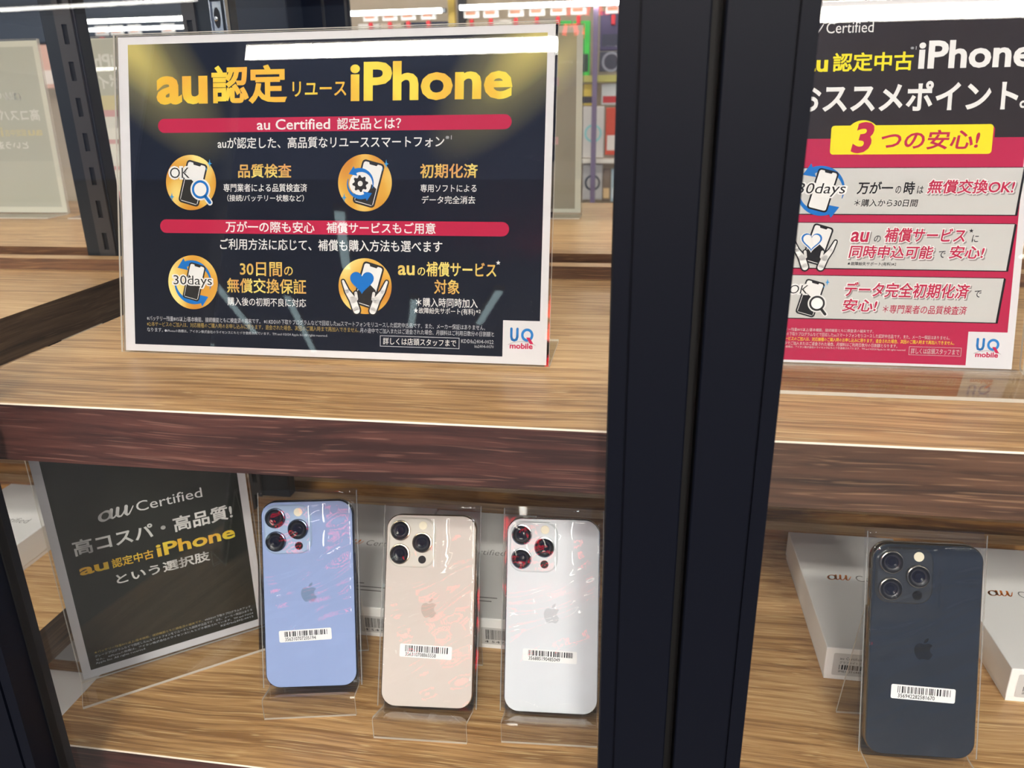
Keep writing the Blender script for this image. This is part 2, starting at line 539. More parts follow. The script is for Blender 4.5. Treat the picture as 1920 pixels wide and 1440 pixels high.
        self.stroke([P(0.385, 0.9), P(0.345, 0.45), P(0.335, 0.16), P(0.37, 0.05), P(0.43, 0.10), P(0.50, 0.36)], [w * 1.05, w * 1.1, w, w * 0.75, w * 0.5, w * 0.4], l, mat)
        self.stroke([P(0.565, 0.92), P(0.525, 0.45), P(0.515, 0.2), P(0.55, 0.06), P(0.61, 0.06), P(0.69, 0.3), P(0.75, 0.6)], [w * 1.1, w * 1.1, w, w * 0.75, w * 0.6, w * 0.5, w * 0.45], l, mat)
        self.stroke([P(0.80, 0.92), P(0.765, 0.45), P(0.755, 0.2), P(0.785, 0.05), P(0.84, 0.10), P(0.92, 0.45), P(0.99, 0.8)], [w * 1.1, w * 1.1, w, w * 0.75, w * 0.5, w * 0.4, w * 0.3], l, mat)
    def uq_logo(self, u, v, s, l, blue, red, grey):
        """u,v = lower left of the blue letters, s = width of both"""
        h = s * 0.52
        self.stroke([(u + s * .055, v + h), (u + s * .055, v + h * .38), (u + s * .09, v + h * .15), (u + s * .18, v + h * .08), (u + s * .27, v + h * .15), (u + s * .31, v + h * .38), (u + s * .31, v + h)], s * .105, l, blue, True)
        for i in range(28):
            a, b = 2 * PI * i / 28, 2 * PI * (i + 1) / 28
            cx, cy = u + s * .72, v + h * .53
            f = lambda t, q: (cx + (s * .245 * q - (1 - q) * 0) * math.cos(t), cy + h * .5 * q * math.sin(t))
            self.poly([f(a, 1.05), f(b, 1.05), f(b, 0.62), f(a, 0.62)], l, blue)
        self.poly([(u + s * .68, v + h * .34), (u + s * .82, v + h * .34), (u + s * .99, v - h * .18), (u + s * .85, v - h * .18)], l + 2, red)
        self.arc(u + s * .5, v - s * 1.22, s * 1.22, 62, 118, .25, .25, l, grey)
        self.text('mobile', u, v - h * .58, u + s * .96, v - h * .12, red, .03, 0, l + 1)
    def barcode(self, u0, v0, u1, v1, l, mat, seed):
        rnd = random.Random(seed)
        x = u0
        while x < u1:
            w = rnd.choice((.28, .28, .45, .7)) * (u1 - u0) / 24
            self.rect(x, v0, min(x + w, u1), v1, l, mat)
            x += w + rnd.choice((.25, .3, .55, .8)) * (u1 - u0) / 24

# ------------------------------------------------------------------ large lights of the hall (ceiling lamps, some added as unseen fill)
def ceiling_lamp(label, x0, x1, y0, y1, z=CZ + 1.42, w=0.095, mat=LAMP, name='ceiling_lamp'):
    a = math.atan2(y1 - y0, x1 - x0); L = math.hypot(x1 - x0, y1 - y0)
    t = thing(name, label, 'ceiling lamp', ((x0 + x1) / 2, (y0 + y1) / 2, z), (0, 0, a), 'ceiling lamps of the hall')
    b = MB(); b.box(-L / 2 - .01, L / 2 + .01, -w / 2 - .012, w / 2 + .012, 0.012, 0.058, SHOPWALL); b.build('lamp_housing', t)
    b = MB(); b.box(-L / 2, L / 2, -w / 2, w / 2, 0.0, 0.011, mat); b.build('diffuser', t)
    return t
ceiling_lamp('long ceiling lamp mirrored as the white bar on the dark poster', -1.93, 2.3, -1.70, -1.712, w=0.078, mat=LAMP_HI)
ceiling_lamp('ceiling lamp just over the front of the showcase', -1.6, 1.4, -0.16, -0.16, w=0.05)
ceiling_lamp('ceiling lamp second from the showcase front', -1.6, 1.8, -0.62, -0.62, w=0.03)  # unseen lamp added to spread the light more broadly
ceiling_lamp('ceiling lamp third from the showcase front', -1.6, 1.8, -1.10, -1.10, w=0.03)  # also added, evens out the bands of light
for lab, xa, xb, ww in (('left', -0.12, -0.14, .05), ('middle', 0.95, 0.40, .2), ('right', 1.25, 0.52, .2)):
    ceiling_lamp('long ceiling lamp running away into the hall, %s one of three' % lab, xa, xb, -6.6, -2.4, w=ww, mat=LAMP_HI if ww > .1 else LAMP)  # unseen, added to light under the upper shelf and streak the sleeves
for lab, xa, xb in (('left', -6.0, -2.5), ('middle', -0.25, 0.5), ('right', 1.7, 5.2)):
    ceiling_lamp('%s one of three ceiling lamps in the row just behind the photographer' % lab, xa, xb, -2.04, -2.04, w=0.30 if lab == 'middle' else 0.17, mat=LAMP if lab == 'right' else LAMP_HI)  # unseen row added to brighten the box tops under the shelf
ceiling_lamp('short ceiling lamp just in front of the row behind the photographer', -0.25, 0.5, -1.84, -1.84, w=0.16, mat=LAMP_HI)  # unseen, added for more light on the boxes
ceiling_lamp('ceiling lamp at the right of the hall, nearer the showcase', 2.4, 6.4, -2.6, -2.6, w=0.16)  # unseen side light added as fill from the right
ceiling_lamp('ceiling lamp at the left of the hall, in the second row', -6.6, -3.0, -2.6, -2.6, w=0.16, mat=LAMP_HI)  # unseen side light added as fill from the left
ceiling_lamp('ceiling lamp at the right of the hall, farther from the showcase', 2.6, 6.4, -4.6, -4.6, w=0.14)  # another unseen fill light added on the right
ceiling_lamp('far ceiling lamp mirrored in the glass at upper left', -10.4, -6.5, -11.4, -11.0, mat=TUBE, w=0.30)
for lab, a in (('cool tube lamp nearest the showcase in the slanted rows', (-1.85, -3.43, -2.25, -4.62)),
               ('cool tube lamp in the middle of the slanted rows', (-3.30, -4.10, -4.31, -7.20)),
               ('cool tube lamp behind the middle one of the slanted rows', (-3.15, -5.52, -4.05, -8.27)),
               ('short cool tube lamp right of the slanted rows', (-1.15, -5.20, -1.56, -6.43)),
               ('short cool tube lamp between two slanted rows', (-1.97, -5.55, -2.30, -6.61)),
               ('cool tube lamp leftmost in the slanted rows', (-4.77, -6.22, -5.34, -8.10))):
    ceiling_lamp(lab, a[0], a[2], a[1], a[3], w=0.06, mat=LAMP_COOL, name='tube_lamp')
ceiling_lamp('ceiling lamp over the goods wall aisle, nearer the rack', -3.0, 1.0, 2.15, 2.15, w=0.07, mat=LAMP)  # unseen lamp added to brighten the goods rack
ceiling_lamp('ceiling lamp over the goods wall aisle, nearer the showcase', -3.0, 1.0, 1.60, 1.60, w=0.11, mat=LAMP)

# ------------------------------------------------------------------ room shell
b = MB(); b.box(-12, 8, -13, 3.2, -0.1, 0.0, CONCRETE); structure(b.build('floor'))
b = MB(); b.box(-12, 8, -13, 3.2, CZ + 1.50, CZ + 1.56, CEIL); structure(b.build('ceiling'))
b = MB(); b.box(-12, 8, 2.98, 3.1, 0.0, CZ + 1.50, SHOPWALL); structure(b.build('wall_back'))

# ------------------------------------------------------------------ shelves
ZS = CZ - 0.164        # upper shelf top
ZL = CZ - 0.448        # lower shelf top
ZT = CZ - 0.735        # third shelf top
TH = 0.037
def shelf(name, label, x0, x1, yf, yb, z, edge, lip, lip_h=0.012, far=False, lipmat=None, group='wooden showcase shelves'):
    """slab with pale edge band along its front and a board standing along its back"""
    cx, cy = (x0 + x1) / 2, (yf + yb) / 2
    t = thing(name, label, 'shelf', (cx, cy, z), (0, 0, 0), group)
    sgn = -1 if not far else 1
    b = MB()
    X0, X1 = x0 - cx, x1 - cx
    F, B = (yf - cy, yb - cy)
    c = 0.0008 * (1 if not far else -1)
    pts = [(F, -TH), (F, -abs(c)), (F + c, 0), (B, 0), (B, -TH)]
    b.prism(pts, X0, X1, edge, 'x', [edge, TRIM, OAK, edge, edge], WALNUT_END)
    b.build('board', t)
    b = MB()
    lb = B + (0.019 if not far else -0.019)
    b.box(X0, X1, min(B, lb), max(B, lb), -TH, lip_h, lip, mats=dict(top=lipmat or OAK))
    if far:
        b.box(X0, X1, B - .0405, B - .0192, -TH, -.008, lip)  # unseen step added to block the slit of light between the rails
    b.build('back_rail', t)
    return t
XB = [(-1.30, -0.517), (-0.42, 0.028), (0.032, 0.80)]
names = ['left neighbouring bay', 'middle bay', 'right bay']
edges_u = [WALNUT_B, WALNUT, WALNUT_B]
shelf('wooden_shelf', 'upper wooden shelf of the left neighbouring bay beyond the gap', XB[0][0], XB[0][1], 0.379, 0.745, ZS, WALNUT_B, LIPDARK)
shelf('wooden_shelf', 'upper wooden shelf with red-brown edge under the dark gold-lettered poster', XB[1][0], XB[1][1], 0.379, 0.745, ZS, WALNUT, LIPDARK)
shelf('wooden_shelf', 'upper wooden shelf right of the black door frame, under the pink poster', XB[2][0], XB[2][1], 0.377, 0.745, ZS, WALNUT_B, LIPDARK)
shelf('wooden_shelf', 'lower wooden shelf at far left carrying a white box', XB[0][0], -0.523, 0.40, 0.765, ZL, WALNUT_B, LIPWOOD)
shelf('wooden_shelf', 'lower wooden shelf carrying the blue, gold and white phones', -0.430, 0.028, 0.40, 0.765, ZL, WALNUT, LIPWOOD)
shelf('wooden_shelf', 'lower wooden shelf carrying the dark grey phone', XB[2][0], XB[2][1], 0.398, 0.765, ZL, WALNUT_B, LIPWOOD)
shelf('wooden_shelf', 'lowest wooden shelf glimpsed at the bottom left corner', XB[0][0], -0.45, 0.40, 0.765, ZT, WALNUT_B, LIPWOOD)
shelf('wooden_shelf', 'upper wooden shelf on the far side, behind the gap', -1.60, 0.80, 1.33, 0.831, ZS, WALNUT_B, LIPDARK, far=True)
shelf('wooden_shelf', 'lower wooden shelf on the far side, seen under the front shelf', -1.60, 0.80, 1.33, 0.831, ZL, WALNUT_B, LIPWOOD, far=True)

# ------------------------------------------------------------------ doors
YF0, YF1 = 0.335, 0.365
def stile(parent, x0, x1, y0, y1, z0, z1, bead_left, face=-1):
    """aluminium stile: flat face, a fine groove and a bead along the glass side"""
    b = MB()
    f = y0 if face < 0 else y1
    k = y1 if face < 0 else y0
    d = 0.0016 * (1 if face < 0 else -1)
    if bead_left:
        xs = [x0, x0 + .0072, x0 + .0084, x1]
        pts = [(xs[0], k), (xs[0], f + d * .4), (xs[1], f + d * .4), (xs[1], f + d * 1.5), (xs[2], f + d * 1.5), (xs[2], f), (xs[3] - .0006, f), (xs[3], f + d * .4), (xs[3], k)]
    else:
        xs = [x0, x1 - .0084, x1 - .0072, x1]
        pts = [(xs[0], k), (xs[0], f + d * .4), (xs[0] + .0006, f), (xs[1], f), (xs[1], f + d * 1.5), (xs[2], f + d * 1.5), (xs[2], f + d * .4), (xs[3], f + d * .4), (xs[3], k)]
    b.prism(pts, z0, z1, FRAME, 'z')
    return b.build('stile', parent)
def door(label, x0, x1, y0=YF0, y1=YF1, face=-1, left=True, right=True, z0=CZ - 1.1, z1=CZ + 0.62):
    t = thing('showcase_door', label, 'glass door', ((x0 + x1) / 2, (y0 + y1) / 2, z0), (0, 0, 0), 'glass doors of the showcase')
    cx, cy = (x0 + x1) / 2, (y0 + y1) / 2
    H = z1 - z0
    W = 0.0346
    if left:
        stile(t, x0 - cx, x0 + W - cx, y0 - cy, y1 - cy, 0, H, False, face)
    if right:
        stile(t, x1 - W - cx, x1 - cx, y0 - cy, y1 - cy, 0, H, True, face)
    for nm, za, zb in (('bottom_rail', 0, .05), ('top_rail', H - .05, H)):
        b = MB(); b.box(x0 + W - cx, x1 - W - cx, y0 - cy, y1 - cy, za, zb, FRAME); b.build(nm, t, bevel=.001)
    b = MB(); b.box(x0 + W - .004 - cx, x1 - W + .004 - cx, -.0025, .0025, .046, H - .046, GLASS); b.build('glass_pane', t)
    for xa in (x0 + W - cx, x1 - W - cx):
        b = MB(); b.box(xa - .0012, xa + .0012, .0026, .0085, .05, H - .05, GASKET); b.build('gasket', t)
    return t
door('glass door in front of the gold-lettered poster and the three pale phones', -0.4025, 0.0250)
b = MB(); b.box(-.0022, .0022, -.004, .004, 0, 1.7, GASKET); o = b.build('door_seal', None, (.0276, .352, CZ - 1.09)); tag(o, 'black rubber seal in the groove between the two door frames', 'seal')
door('glass door in front of the pink poster and the dark grey phone', 0.0302, 0.62)
door('glass door at far left, only its black frame showing at the bottom corner', -0.90, -0.4077)
door('far-side glass door left of the distant black frame', -1.20, -0.5275, 1.36, 1.39, 1)
door('far-side glass door behind the gold-lettered poster', -0.5225, 0.36, 1.36, 1.39, 1)

# ------------------------------------------------------------------ slotted uprights
def upright(label, x0, x1, strip, y0=0.767, y1=0.809, z0=CZ - 0.80, z1=CZ + 0.45, plate=None):
    cx, cy = (x0 + x1) / 2, (y0 + y1) / 2
    t = thing('slotted_upright', label, 'upright', (cx, cy, z0), (0, 0, 0), 'slotted steel uprights')
    H = z1 - z0
    b = MB(); b.box(x0 - cx, x1 - cx, y0 + .003 - cy, y1 - cy, 0, H, STEEL); b.build('column', t, bevel=.0015)
    b = MB()
    s0, s1 = strip[0] - cx, strip[1] - cx
    yf = y0 - cy
    zz = 0.0
    ms = (s0 + s1) / 2; hw = .0028
    while zz < H - .03:
        za, zb = zz, min(zz + .034, H)
        sa, sb = zz + .008, zz + .026
        # frame the slot with plates, a dark plate at the back stands for its shade
        b.box(s0, s1, yf, yf + .003, za, sa, STEEL2)
        b.box(s0, s1, yf, yf + .003, sb, zb, STEEL2)
        b.box(s0, ms - hw, yf, yf + .003, sa, sb, STEEL2)
        b.box(ms + hw, s1, yf, yf + .003, sa, sb, STEEL2)
        b.box(ms - hw, ms + hw, yf + .0022, yf + .003, sa, sb, HOLE_SHADE)
        zz += .034
    b.build('slotted_strip', t)
    if plate:
        p0, p1, zlow = plate[0] - cx, plate[1] - cx, plate[2] - z0
        b = MB()
        b.box(p0, p1, yf - .001, yf + .0028, zlow, zlow + .028, CHROME)
        b.box(p0 - .0012, p0, yf - .003, yf + .0028, zlow - .004, zlow + .20, CHROME)
        b.box(p1 + .004, p1 + .0052, yf - .003, yf + .0028, zlow - .03, zlow + .20, CHROME)
        pl = b.build('latch_plate', t)
        b = MB()
        M = Matrix.Translation((p0 * .5 + p1 * .5, yf - .0011, zlow + .014)) @ Matrix.Diagonal((.0032, .0001, .009, 1))
        b.lathe([(1, 0), (1, 1)], HOLE_SHADE, M, 20)  # dark disc painted for the shade in the oval hole
        M = Matrix.Translation((p0 * .6 + p1 * .4, yf - .0012, zlow + .013))
        b.lathe([(.0022, 0), (.0022, .001), (.0012, .0018)], CHROME, M, 12)
        b.build('screw', pl)
    return t
upright('grey slotted steel upright standing in the gap at upper left', -0.591, -0.5530, (-0.5736, -0.5550), y1=0.789)
upright('dark slotted steel upright with chrome latch, half hidden by the gold-lettered poster', -0.4385, -0.391, (-0.4378, -0.4248), y1=0.787, plate=(-0.4065, -0.3965, CZ + 0.063))
b = MB(); b.box(-0.672, -0.546, 1.262, 1.325, ZS + .0005, CZ + .45, plain('dark_side_panel', (34, 40, 50), 0.25, spec=0.6))
o = b.build('side_panel', None, (0, 0, 0), bevel=.002); tag(o, 'dark glossy panel beside the distant black door frame', 'panel')

# ------------------------------------------------------------------ signs in acrylic holders
def plate_box(b, w, v0, v1, y0, y1):
    b.box(-w / 2, w / 2, y0, y1, v0, v1, ACR, mats=dict(left=ACR_EDGE, right=ACR_EDGE, top=ACR_EDGE, bot=ACR_EDGE))
def bent(b, prof, t, x0, x1, mat, edge):
    """a sheet of thickness t bent along a profile of (y,z) points"""
    n = len(prof)
    L = []; Rr = []
    for i in range(n):
        p = Vector(prof[i])
        ds = []
        if i > 0: ds.append((p - Vector(prof[i - 1])).normalized())
        if i < n - 1: ds.append((Vector(prof[i + 1]) - p).normalized())
        nn = Vector((0, 0))
        for d in ds: nn += Vector((-d.y, d.x))
        nn.normalize()
        k = 1.0 / max(.35, nn.dot(Vector((-ds[0].y, ds[0].x))))
        L.append(p + nn * t / 2 * k); Rr.append(p - nn * t / 2 * k)
    for i in range(n - 1):
        v = []
        for x in (x0, x1):
            for q in (L[i], L[i + 1], Rr[i + 1], Rr[i]):
                v.append((x, q.x, q.y))
        b.add(v, [(0, 1, 5, 4), (2, 3, 7, 6)], mat)
        b.add(v, [(0, 1, 2, 3), (4, 5, 6, 7)], edge)
        if i == 0: b.add(v, [(0, 3, 7, 4)], edge)
        if i == n - 2: b.add(v, [(1, 2, 6, 5)], edge)
def soft(prof, r, k=4):
    out = [prof[0]]
    for i in range(1, len(prof) - 1):
        a, p, c = Vector(prof[i - 1]), Vector(prof[i]), Vector(prof[i + 1])
        d0 = (a - p); d1 = (c - p)
        rr = min(r, d0.length * .45, d1.length * .45)
        s, e = p + d0.normalized() * rr, p + d1.normalized() * rr
        for j in range(k + 1):
            t = j / k
            out.append(tuple((1 - t) ** 2 * s + 2 * t * (1 - t) * p + t * t * e))
    out.append(prof[-1])
    return out
def sign(label, x, y, z, tilt, yaw, w, h, art, base, hold_w=None, hold_h=None, lift=0.0022, art_back=None, group=None, sheet_label=None, su=0.0, pw=None):
    """sheet of size w x h (m) in a bent acrylic holder; base > 0 backwards, < 0 forwards"""
    t = thing('sign_holder', label, 'sign', (x, y, z), (0, 0, yaw), group)
    hw, hh = hold_w or w + .004, hold_h or h + .003
    rot = (-tilt, 0, 0)
    up_off = (0, 0, lift)
    s = MB()
    s.box(su - w / 2, su + w / 2, 0, .0003, .0006, h, PAPER, mats=dict(back=PAPER_BACK))
    for k in (art,):
        if k:
            a = Art(); k(a)
            off = len(s.v)
            for q in a.v: s.v.append((q[0] + su, q[1], q[2]))
            for f, m in zip(a.f, a.m):
                s.f.append([i + off for i in f]); s.m.append(s.mi(a.mats[m])); s.smooth.append(False)
    if art_back:
        a = Art(); art_back(a)
        off = len(s.v)
        for q in a.v: s.v.append((-q[0] + su, .0003 - q[1], q[2]))
        for f, m in zip(a.f, a.m):
            s.f.append([i + off for i in f]); s.m.append(s.mi(a.mats[m])); s.smooth.append(False)
    s.build('printed_sheet', t, up_off, rot, fix=False)
    b = MB()
    b.box(-hw / 2, hw / 2, -.0026, -.0008, -.0004, hh, ACR, mats=dict(left=ACR_EDGE, right=ACR_EDGE, top=ACR_EDGE, bot=ACR_EDGE))
    b.build('front_plate', t, up_off, rot)
    b = MB()
    st, ct = math.sin(tilt), math.cos(tilt)
    y0 = .0016
    top = (hh * st + y0 * ct, lift + hh * ct - y0 * st)
    fz = .0010 if base > 0 else .0013
    foot = (.001 if base > 0 else .003, fz)
    if base > 0:
        prof = [top, (foot[0], foot[1]), (base, fz)]
    else:
        prof = [top, (foot[0], foot[1]), (base, fz)]
    bent(b, soft(prof, .004), .0016 if base > 0 else .0022, -hw / 2, hw / 2, ACR, ACR_EDGE)
    b.build('back_plate', t)
    return t

J = dict(
 f1='※バッテリー残量80%以上/基本機能、接続機能ともに検査済の端末です。 ※1:KDDIの下取りプログラムなどで回収したauスマートフォンをリユースした認定中古品です。また、メーカー保証はありません。',
 f2a='※2:本サービスのご加入は、対応機種のご購入時のお申し込みに限ります。退会された場合、次回のご購入時まで再加入できません。',
 f2b='月の途中でご加入またはご退会された場合、月額料はご利用日数分の日割額と',
 f3='なります。', f3b='●iPhoneの商標は、アイホン株式会社のライセンスにもとづき使用されています。TM and ©2024 Apple Inc All rights reserved.')

def icon_ok(a, cx, cy, l, k=1.0, gold=True, line=CHAR, white=WHITE, lens=BLUE):
    a.phone(cx + 1.5 * k, cy - .5 * k, 15.5 * k, 29 * k, R(-15), l, line, white, line, 1.2 * k)
    for q in (((cx + 7 * k, cy - 4.6 * k), (cx + 13.8 * k, cy - 13.2 * k)),):
        a.stroke(list(q), 4.0 * k, l + 4, white)
        a.disc(q[0][0], q[0][1], 7.2 * k, l + 4, white)
        a.stroke([(cx + 10.4 * k, cy - 9 * k), q[1]], 2.1 * k, l + 5, lens)
        a.disc(q[0][0], q[0][1], 6.1 * k, l + 5, lens)
        a.disc(q[0][0], q[0][1], 4.5 * k, l + 6, white)
    for x, y, r in ((14, 12.5, 2.9), (11.6, 8.8, 1.3), (-14, -9.5, 2.9)):
        if gold or x > 0:
            a.spark(cx + x * k, cy + y * k, r * k, l + 4, SKY)
    a.disc(cx - 11.6 * k, cy + 6.4 * k, 4.2 * k, l + 5, white)
    a.text('OK', cx - 16.2 * k, cy + 1.8 * k, cx + .6 * k, cy + 11 * k, white, .10, .0 if gold else .2, l + 5)
    a.text('OK', cx - 15 * k, cy + 2.9 * k, cx - .6 * k, cy + 9.9 * k, line, -.002, .0 if gold else .2, l + 6)
def icon_gear(a, cx, cy, l):
    a.phone(cx + 2.5, cy - .5, 15.5, 29, R(-15), l, CHAR, WHITE, CHAR, 1.2)
    a.disc(cx - 3, cy - .5, 7.4, l + 3, WHITE)
    pts = []
    for i in range(32):
        t = 2 * PI * i / 32; r = 5.4 if (i % 4) in (0, 1) else 4.1
        pts.append((cx - 3 + r * math.cos(t), cy - .5 + r * math.sin(t)))
    a.poly(pts, l + 4, CHAR); a.disc(cx - 3, cy - .5, 1.7, l + 5, WHITE)
    a.arrows(cx - 3, cy - .5, 8.7, l + 5, BLUE, BLUE, 3.0)
    for x, y, r in ((14.5, 12, 2.9), (12, 8.6, 1.3), (-14, -9.5, 2.9)):
        a.spark(cx + x, cy + y, r, l + 4, SKY)
def icon_30(a, cx, cy, l, k=1.0, line=CHAR, it=0.0, lower=CHAR):
    a.arrows(cx, cy, 13.2 * k, l, BLUE, BLUE, 4.0 * k)
    a.phone(cx + 1.0 * k, cy + .3 * k, 12.5 * k, 25 * k, R(-14), l + 1, line, WHITE, lower, 1.0 * k)
    a.text('30days', cx - 15.4 * k, cy - 4.4 * k, cx + 15.4 * k, cy + 5.4 * k, WHITE, .09, it, l + 4)
    a.text('30days', cx - 14.2 * k, cy - 3.6 * k, cx + 14.2 * k, cy + 4.6 * k, line, .0, it, l + 5)
def icon_care(a, cx, cy, l, k=1.0, line=CHAR, fill=True):
    a.phone(cx + 2.4 * k, cy + .8 * k, 15 * k, 29 * k, R(-16), l, line, WHITE, line, 1.2 * k)
    a.heart(cx - 2 * k, cy + 3.2 * k, 8.2 * k, l + 3, WHITE if not fill else BLUE)
    a.heart(cx - 2 * k, cy + 3.4 * k, 7.4 * k, l + 4, BLUE)
    if not fill:
        a.heart(cx - 2 * k, cy + 3.4 * k, 6.1 * k, l + 5, WHITE)
    a.hands(cx, cy + 1.0 * k, k, l + 4, line, WHITE)

def art_main(a):
    a.rect(-141, 5.2, 143.4, 206.5, 1, NAVY)
    B = .022
    a.text('au', -120.6, 167.0, -83.5, 185.6, GOLD, .035); a.text('認定', -80.6, 166.7, -27.4, 191.6, GOLD, .03)
    a.text('リユース', -23.6, 170.7, 13.3, 180.2, GOLD, .014); a.text('iPhone', 15.9, 167.0, 122.1, 191.6, GOLD, .03)
    a.rr(-120, 148.6, 122.1, 157.8, 4.6, 2, CRIMSON); a.rr(-120, 82.0, 122.0, 91.1, 4.5, 2, CRIMSON)
    T = [('au Certified', -48.7, 149.8, 2.2, 156.6, WHITE, .012), ('認定品とは？', 7, 149.4, 50.1, 157.0, WHITE, .013),
         ('auが認定した、高品質なリユーススマートフォン', -76.8, 137.8, 78.8, 145.2, WHITE, .010), ('※1', 79.6, 142.6, 83.6, 145.2, DIMW, 0),
         ('品質検査', -62.4, 118.7, -24.6, 127.8, GOLD2, .018), ('専門業者による品質検査済', -73.1, 109.6, -13.7, 115.0, WHITE, .007),
         ('（接続/バッテリー状態など）', -70.4, 103.3, -16, 107.8, WHITE, .006), ('初期化済', 63.1, 118.4, 101.1, 127.6, GOLD2, .018),
         ('専用ソフトによる', 63.5, 109.6, 100.4, 114.6, WHITE, .007), ('データ完全消去', 64.4, 102.3, 99.7, 107.3, WHITE, .007),
         ('万が一の際も安心', -72, 82.8, -8.6, 90.3, WHITE, .014), ('補償サービスもご用意', -.3, 82.9, 73.9, 90.2, WHITE, .014),
         ('ご利用方法に応じて、補償も購入方法も選べます', -76.1, 71.2, 78.5, 78.8, WHITE, .010),
         ('30日間', -61.9, 53.8, -31.7, 63.4, GOLD2, .014), ('の', -30.2, 54.6, -24, 60.6, GOLD2, .012), ('無償交換保証', -71.5, 42.4, -14.6, 52.4, GOLD2, .014),
         ('購入後の初期不良に対応', -71.2, 33.7, -14.7, 39.4, WHITE, .006), ('au', 48.9, 56.3, 60.2, 62.8, GOLD2, .02), ('の', 62.1, 56.2, 67.3, 61.6, GOLD2, .012),
         ('補償サービス', 68, 55.8, 114.4, 65.3, GOLD2, .016), ('対象', 73.5, 44.6, 90.5, 54, GOLD2, .014),
         ('＊購入時同時加入', 61.3, 36, 102.6, 42, WHITE, .006), ('★故障紛失サポート(有料)', 59.8, 31, 100.9, 35.6, WHITE, .005), ('※2', 101.5, 32.9, 104.6, 35, WHITE, 0)]
    for s, u0, v0, u1, v1, m, o in T:
        a.text(s, u0, v0, u1, v1, m, o)
    a.star(115.5, 65.3, 1.6, 3, WHITE)
    for cx, cy in ((-96.7, 115.7), (26, 115.5), (-96.5, 48.8), (26.4, 48.6)):
        a.disc(cx, cy, 18.3, 2, DISC)
    icon_ok(a, -96.7, 115.7, 3); icon_gear(a, 26, 115.5, 3); icon_30(a, -96.5, 48.8, 3); icon_care(a, 26.4, 48.6, 3)
    a.text(J['f1'], -131.5, 21.8, 107.8, 25.2, DIMW, 0, 0, 3, 1); a.text(J['f2a'], -131.6, 17.9, 22.8, 21.2, DIMGOLD, 0, 0, 3, 1)
    a.text(J['f2b'], 23.2, 17.8, 113.7, 21.1, DIMW, 0, 0, 3, 1); a.text(J['f3'], -131.5, 14.1, -119.6, 17, DIMW, 0, 0, 3, 1)
    a.text(J['f3b'], -118.3, 13.9, .5, 16.3, DIMW, 0, 0, 3, 1)
    for u0, v0, u1, v1 in ((37, 9.2, 90.9, 9.6), (37, 16.1, 90.9, 16.5), (37, 9.2, 37.4, 16.5), (90.5, 9.2, 90.9, 16.5)):
        a.rect(u0, v0, u1, v1, 3, DIMW)
    a.text('詳しくは店頭スタッフまで', 39.1, 10.6, 88.8, 15.2, WHITE, .004); a.text('KDDIu2404-0022', 92.1, 13.2, 113.6, 15.7, DIMW, 0, 0, 3, 1)
    a.text('ka2404-0070', 101.1, 10.4, 113.7, 12.3, DIMW, 0, 0, 3, 1)
    a.rect(119.5, 5, 143.6, 28.7, 2, PAPER)
    a.uq_logo(124.2, 15.3, 15.6, 3, UQBLUE, UQRED, MGREY)
def outl(a, s, u0, v0, u1, v1, mat, off, shear, g=.9):
    a.text(s, u0 - g + .6, v0 - g - .6, u1 + g + .6, v1 + g - .6, MGREY, off + .05, shear, 3)
    a.text(s, u0 - g, v0 - g, u1 + g, v1 + g, WHITE, off + .05, shear, 4)
    a.text(s, u0, v0, u1, v1, mat, off, shear, 5)
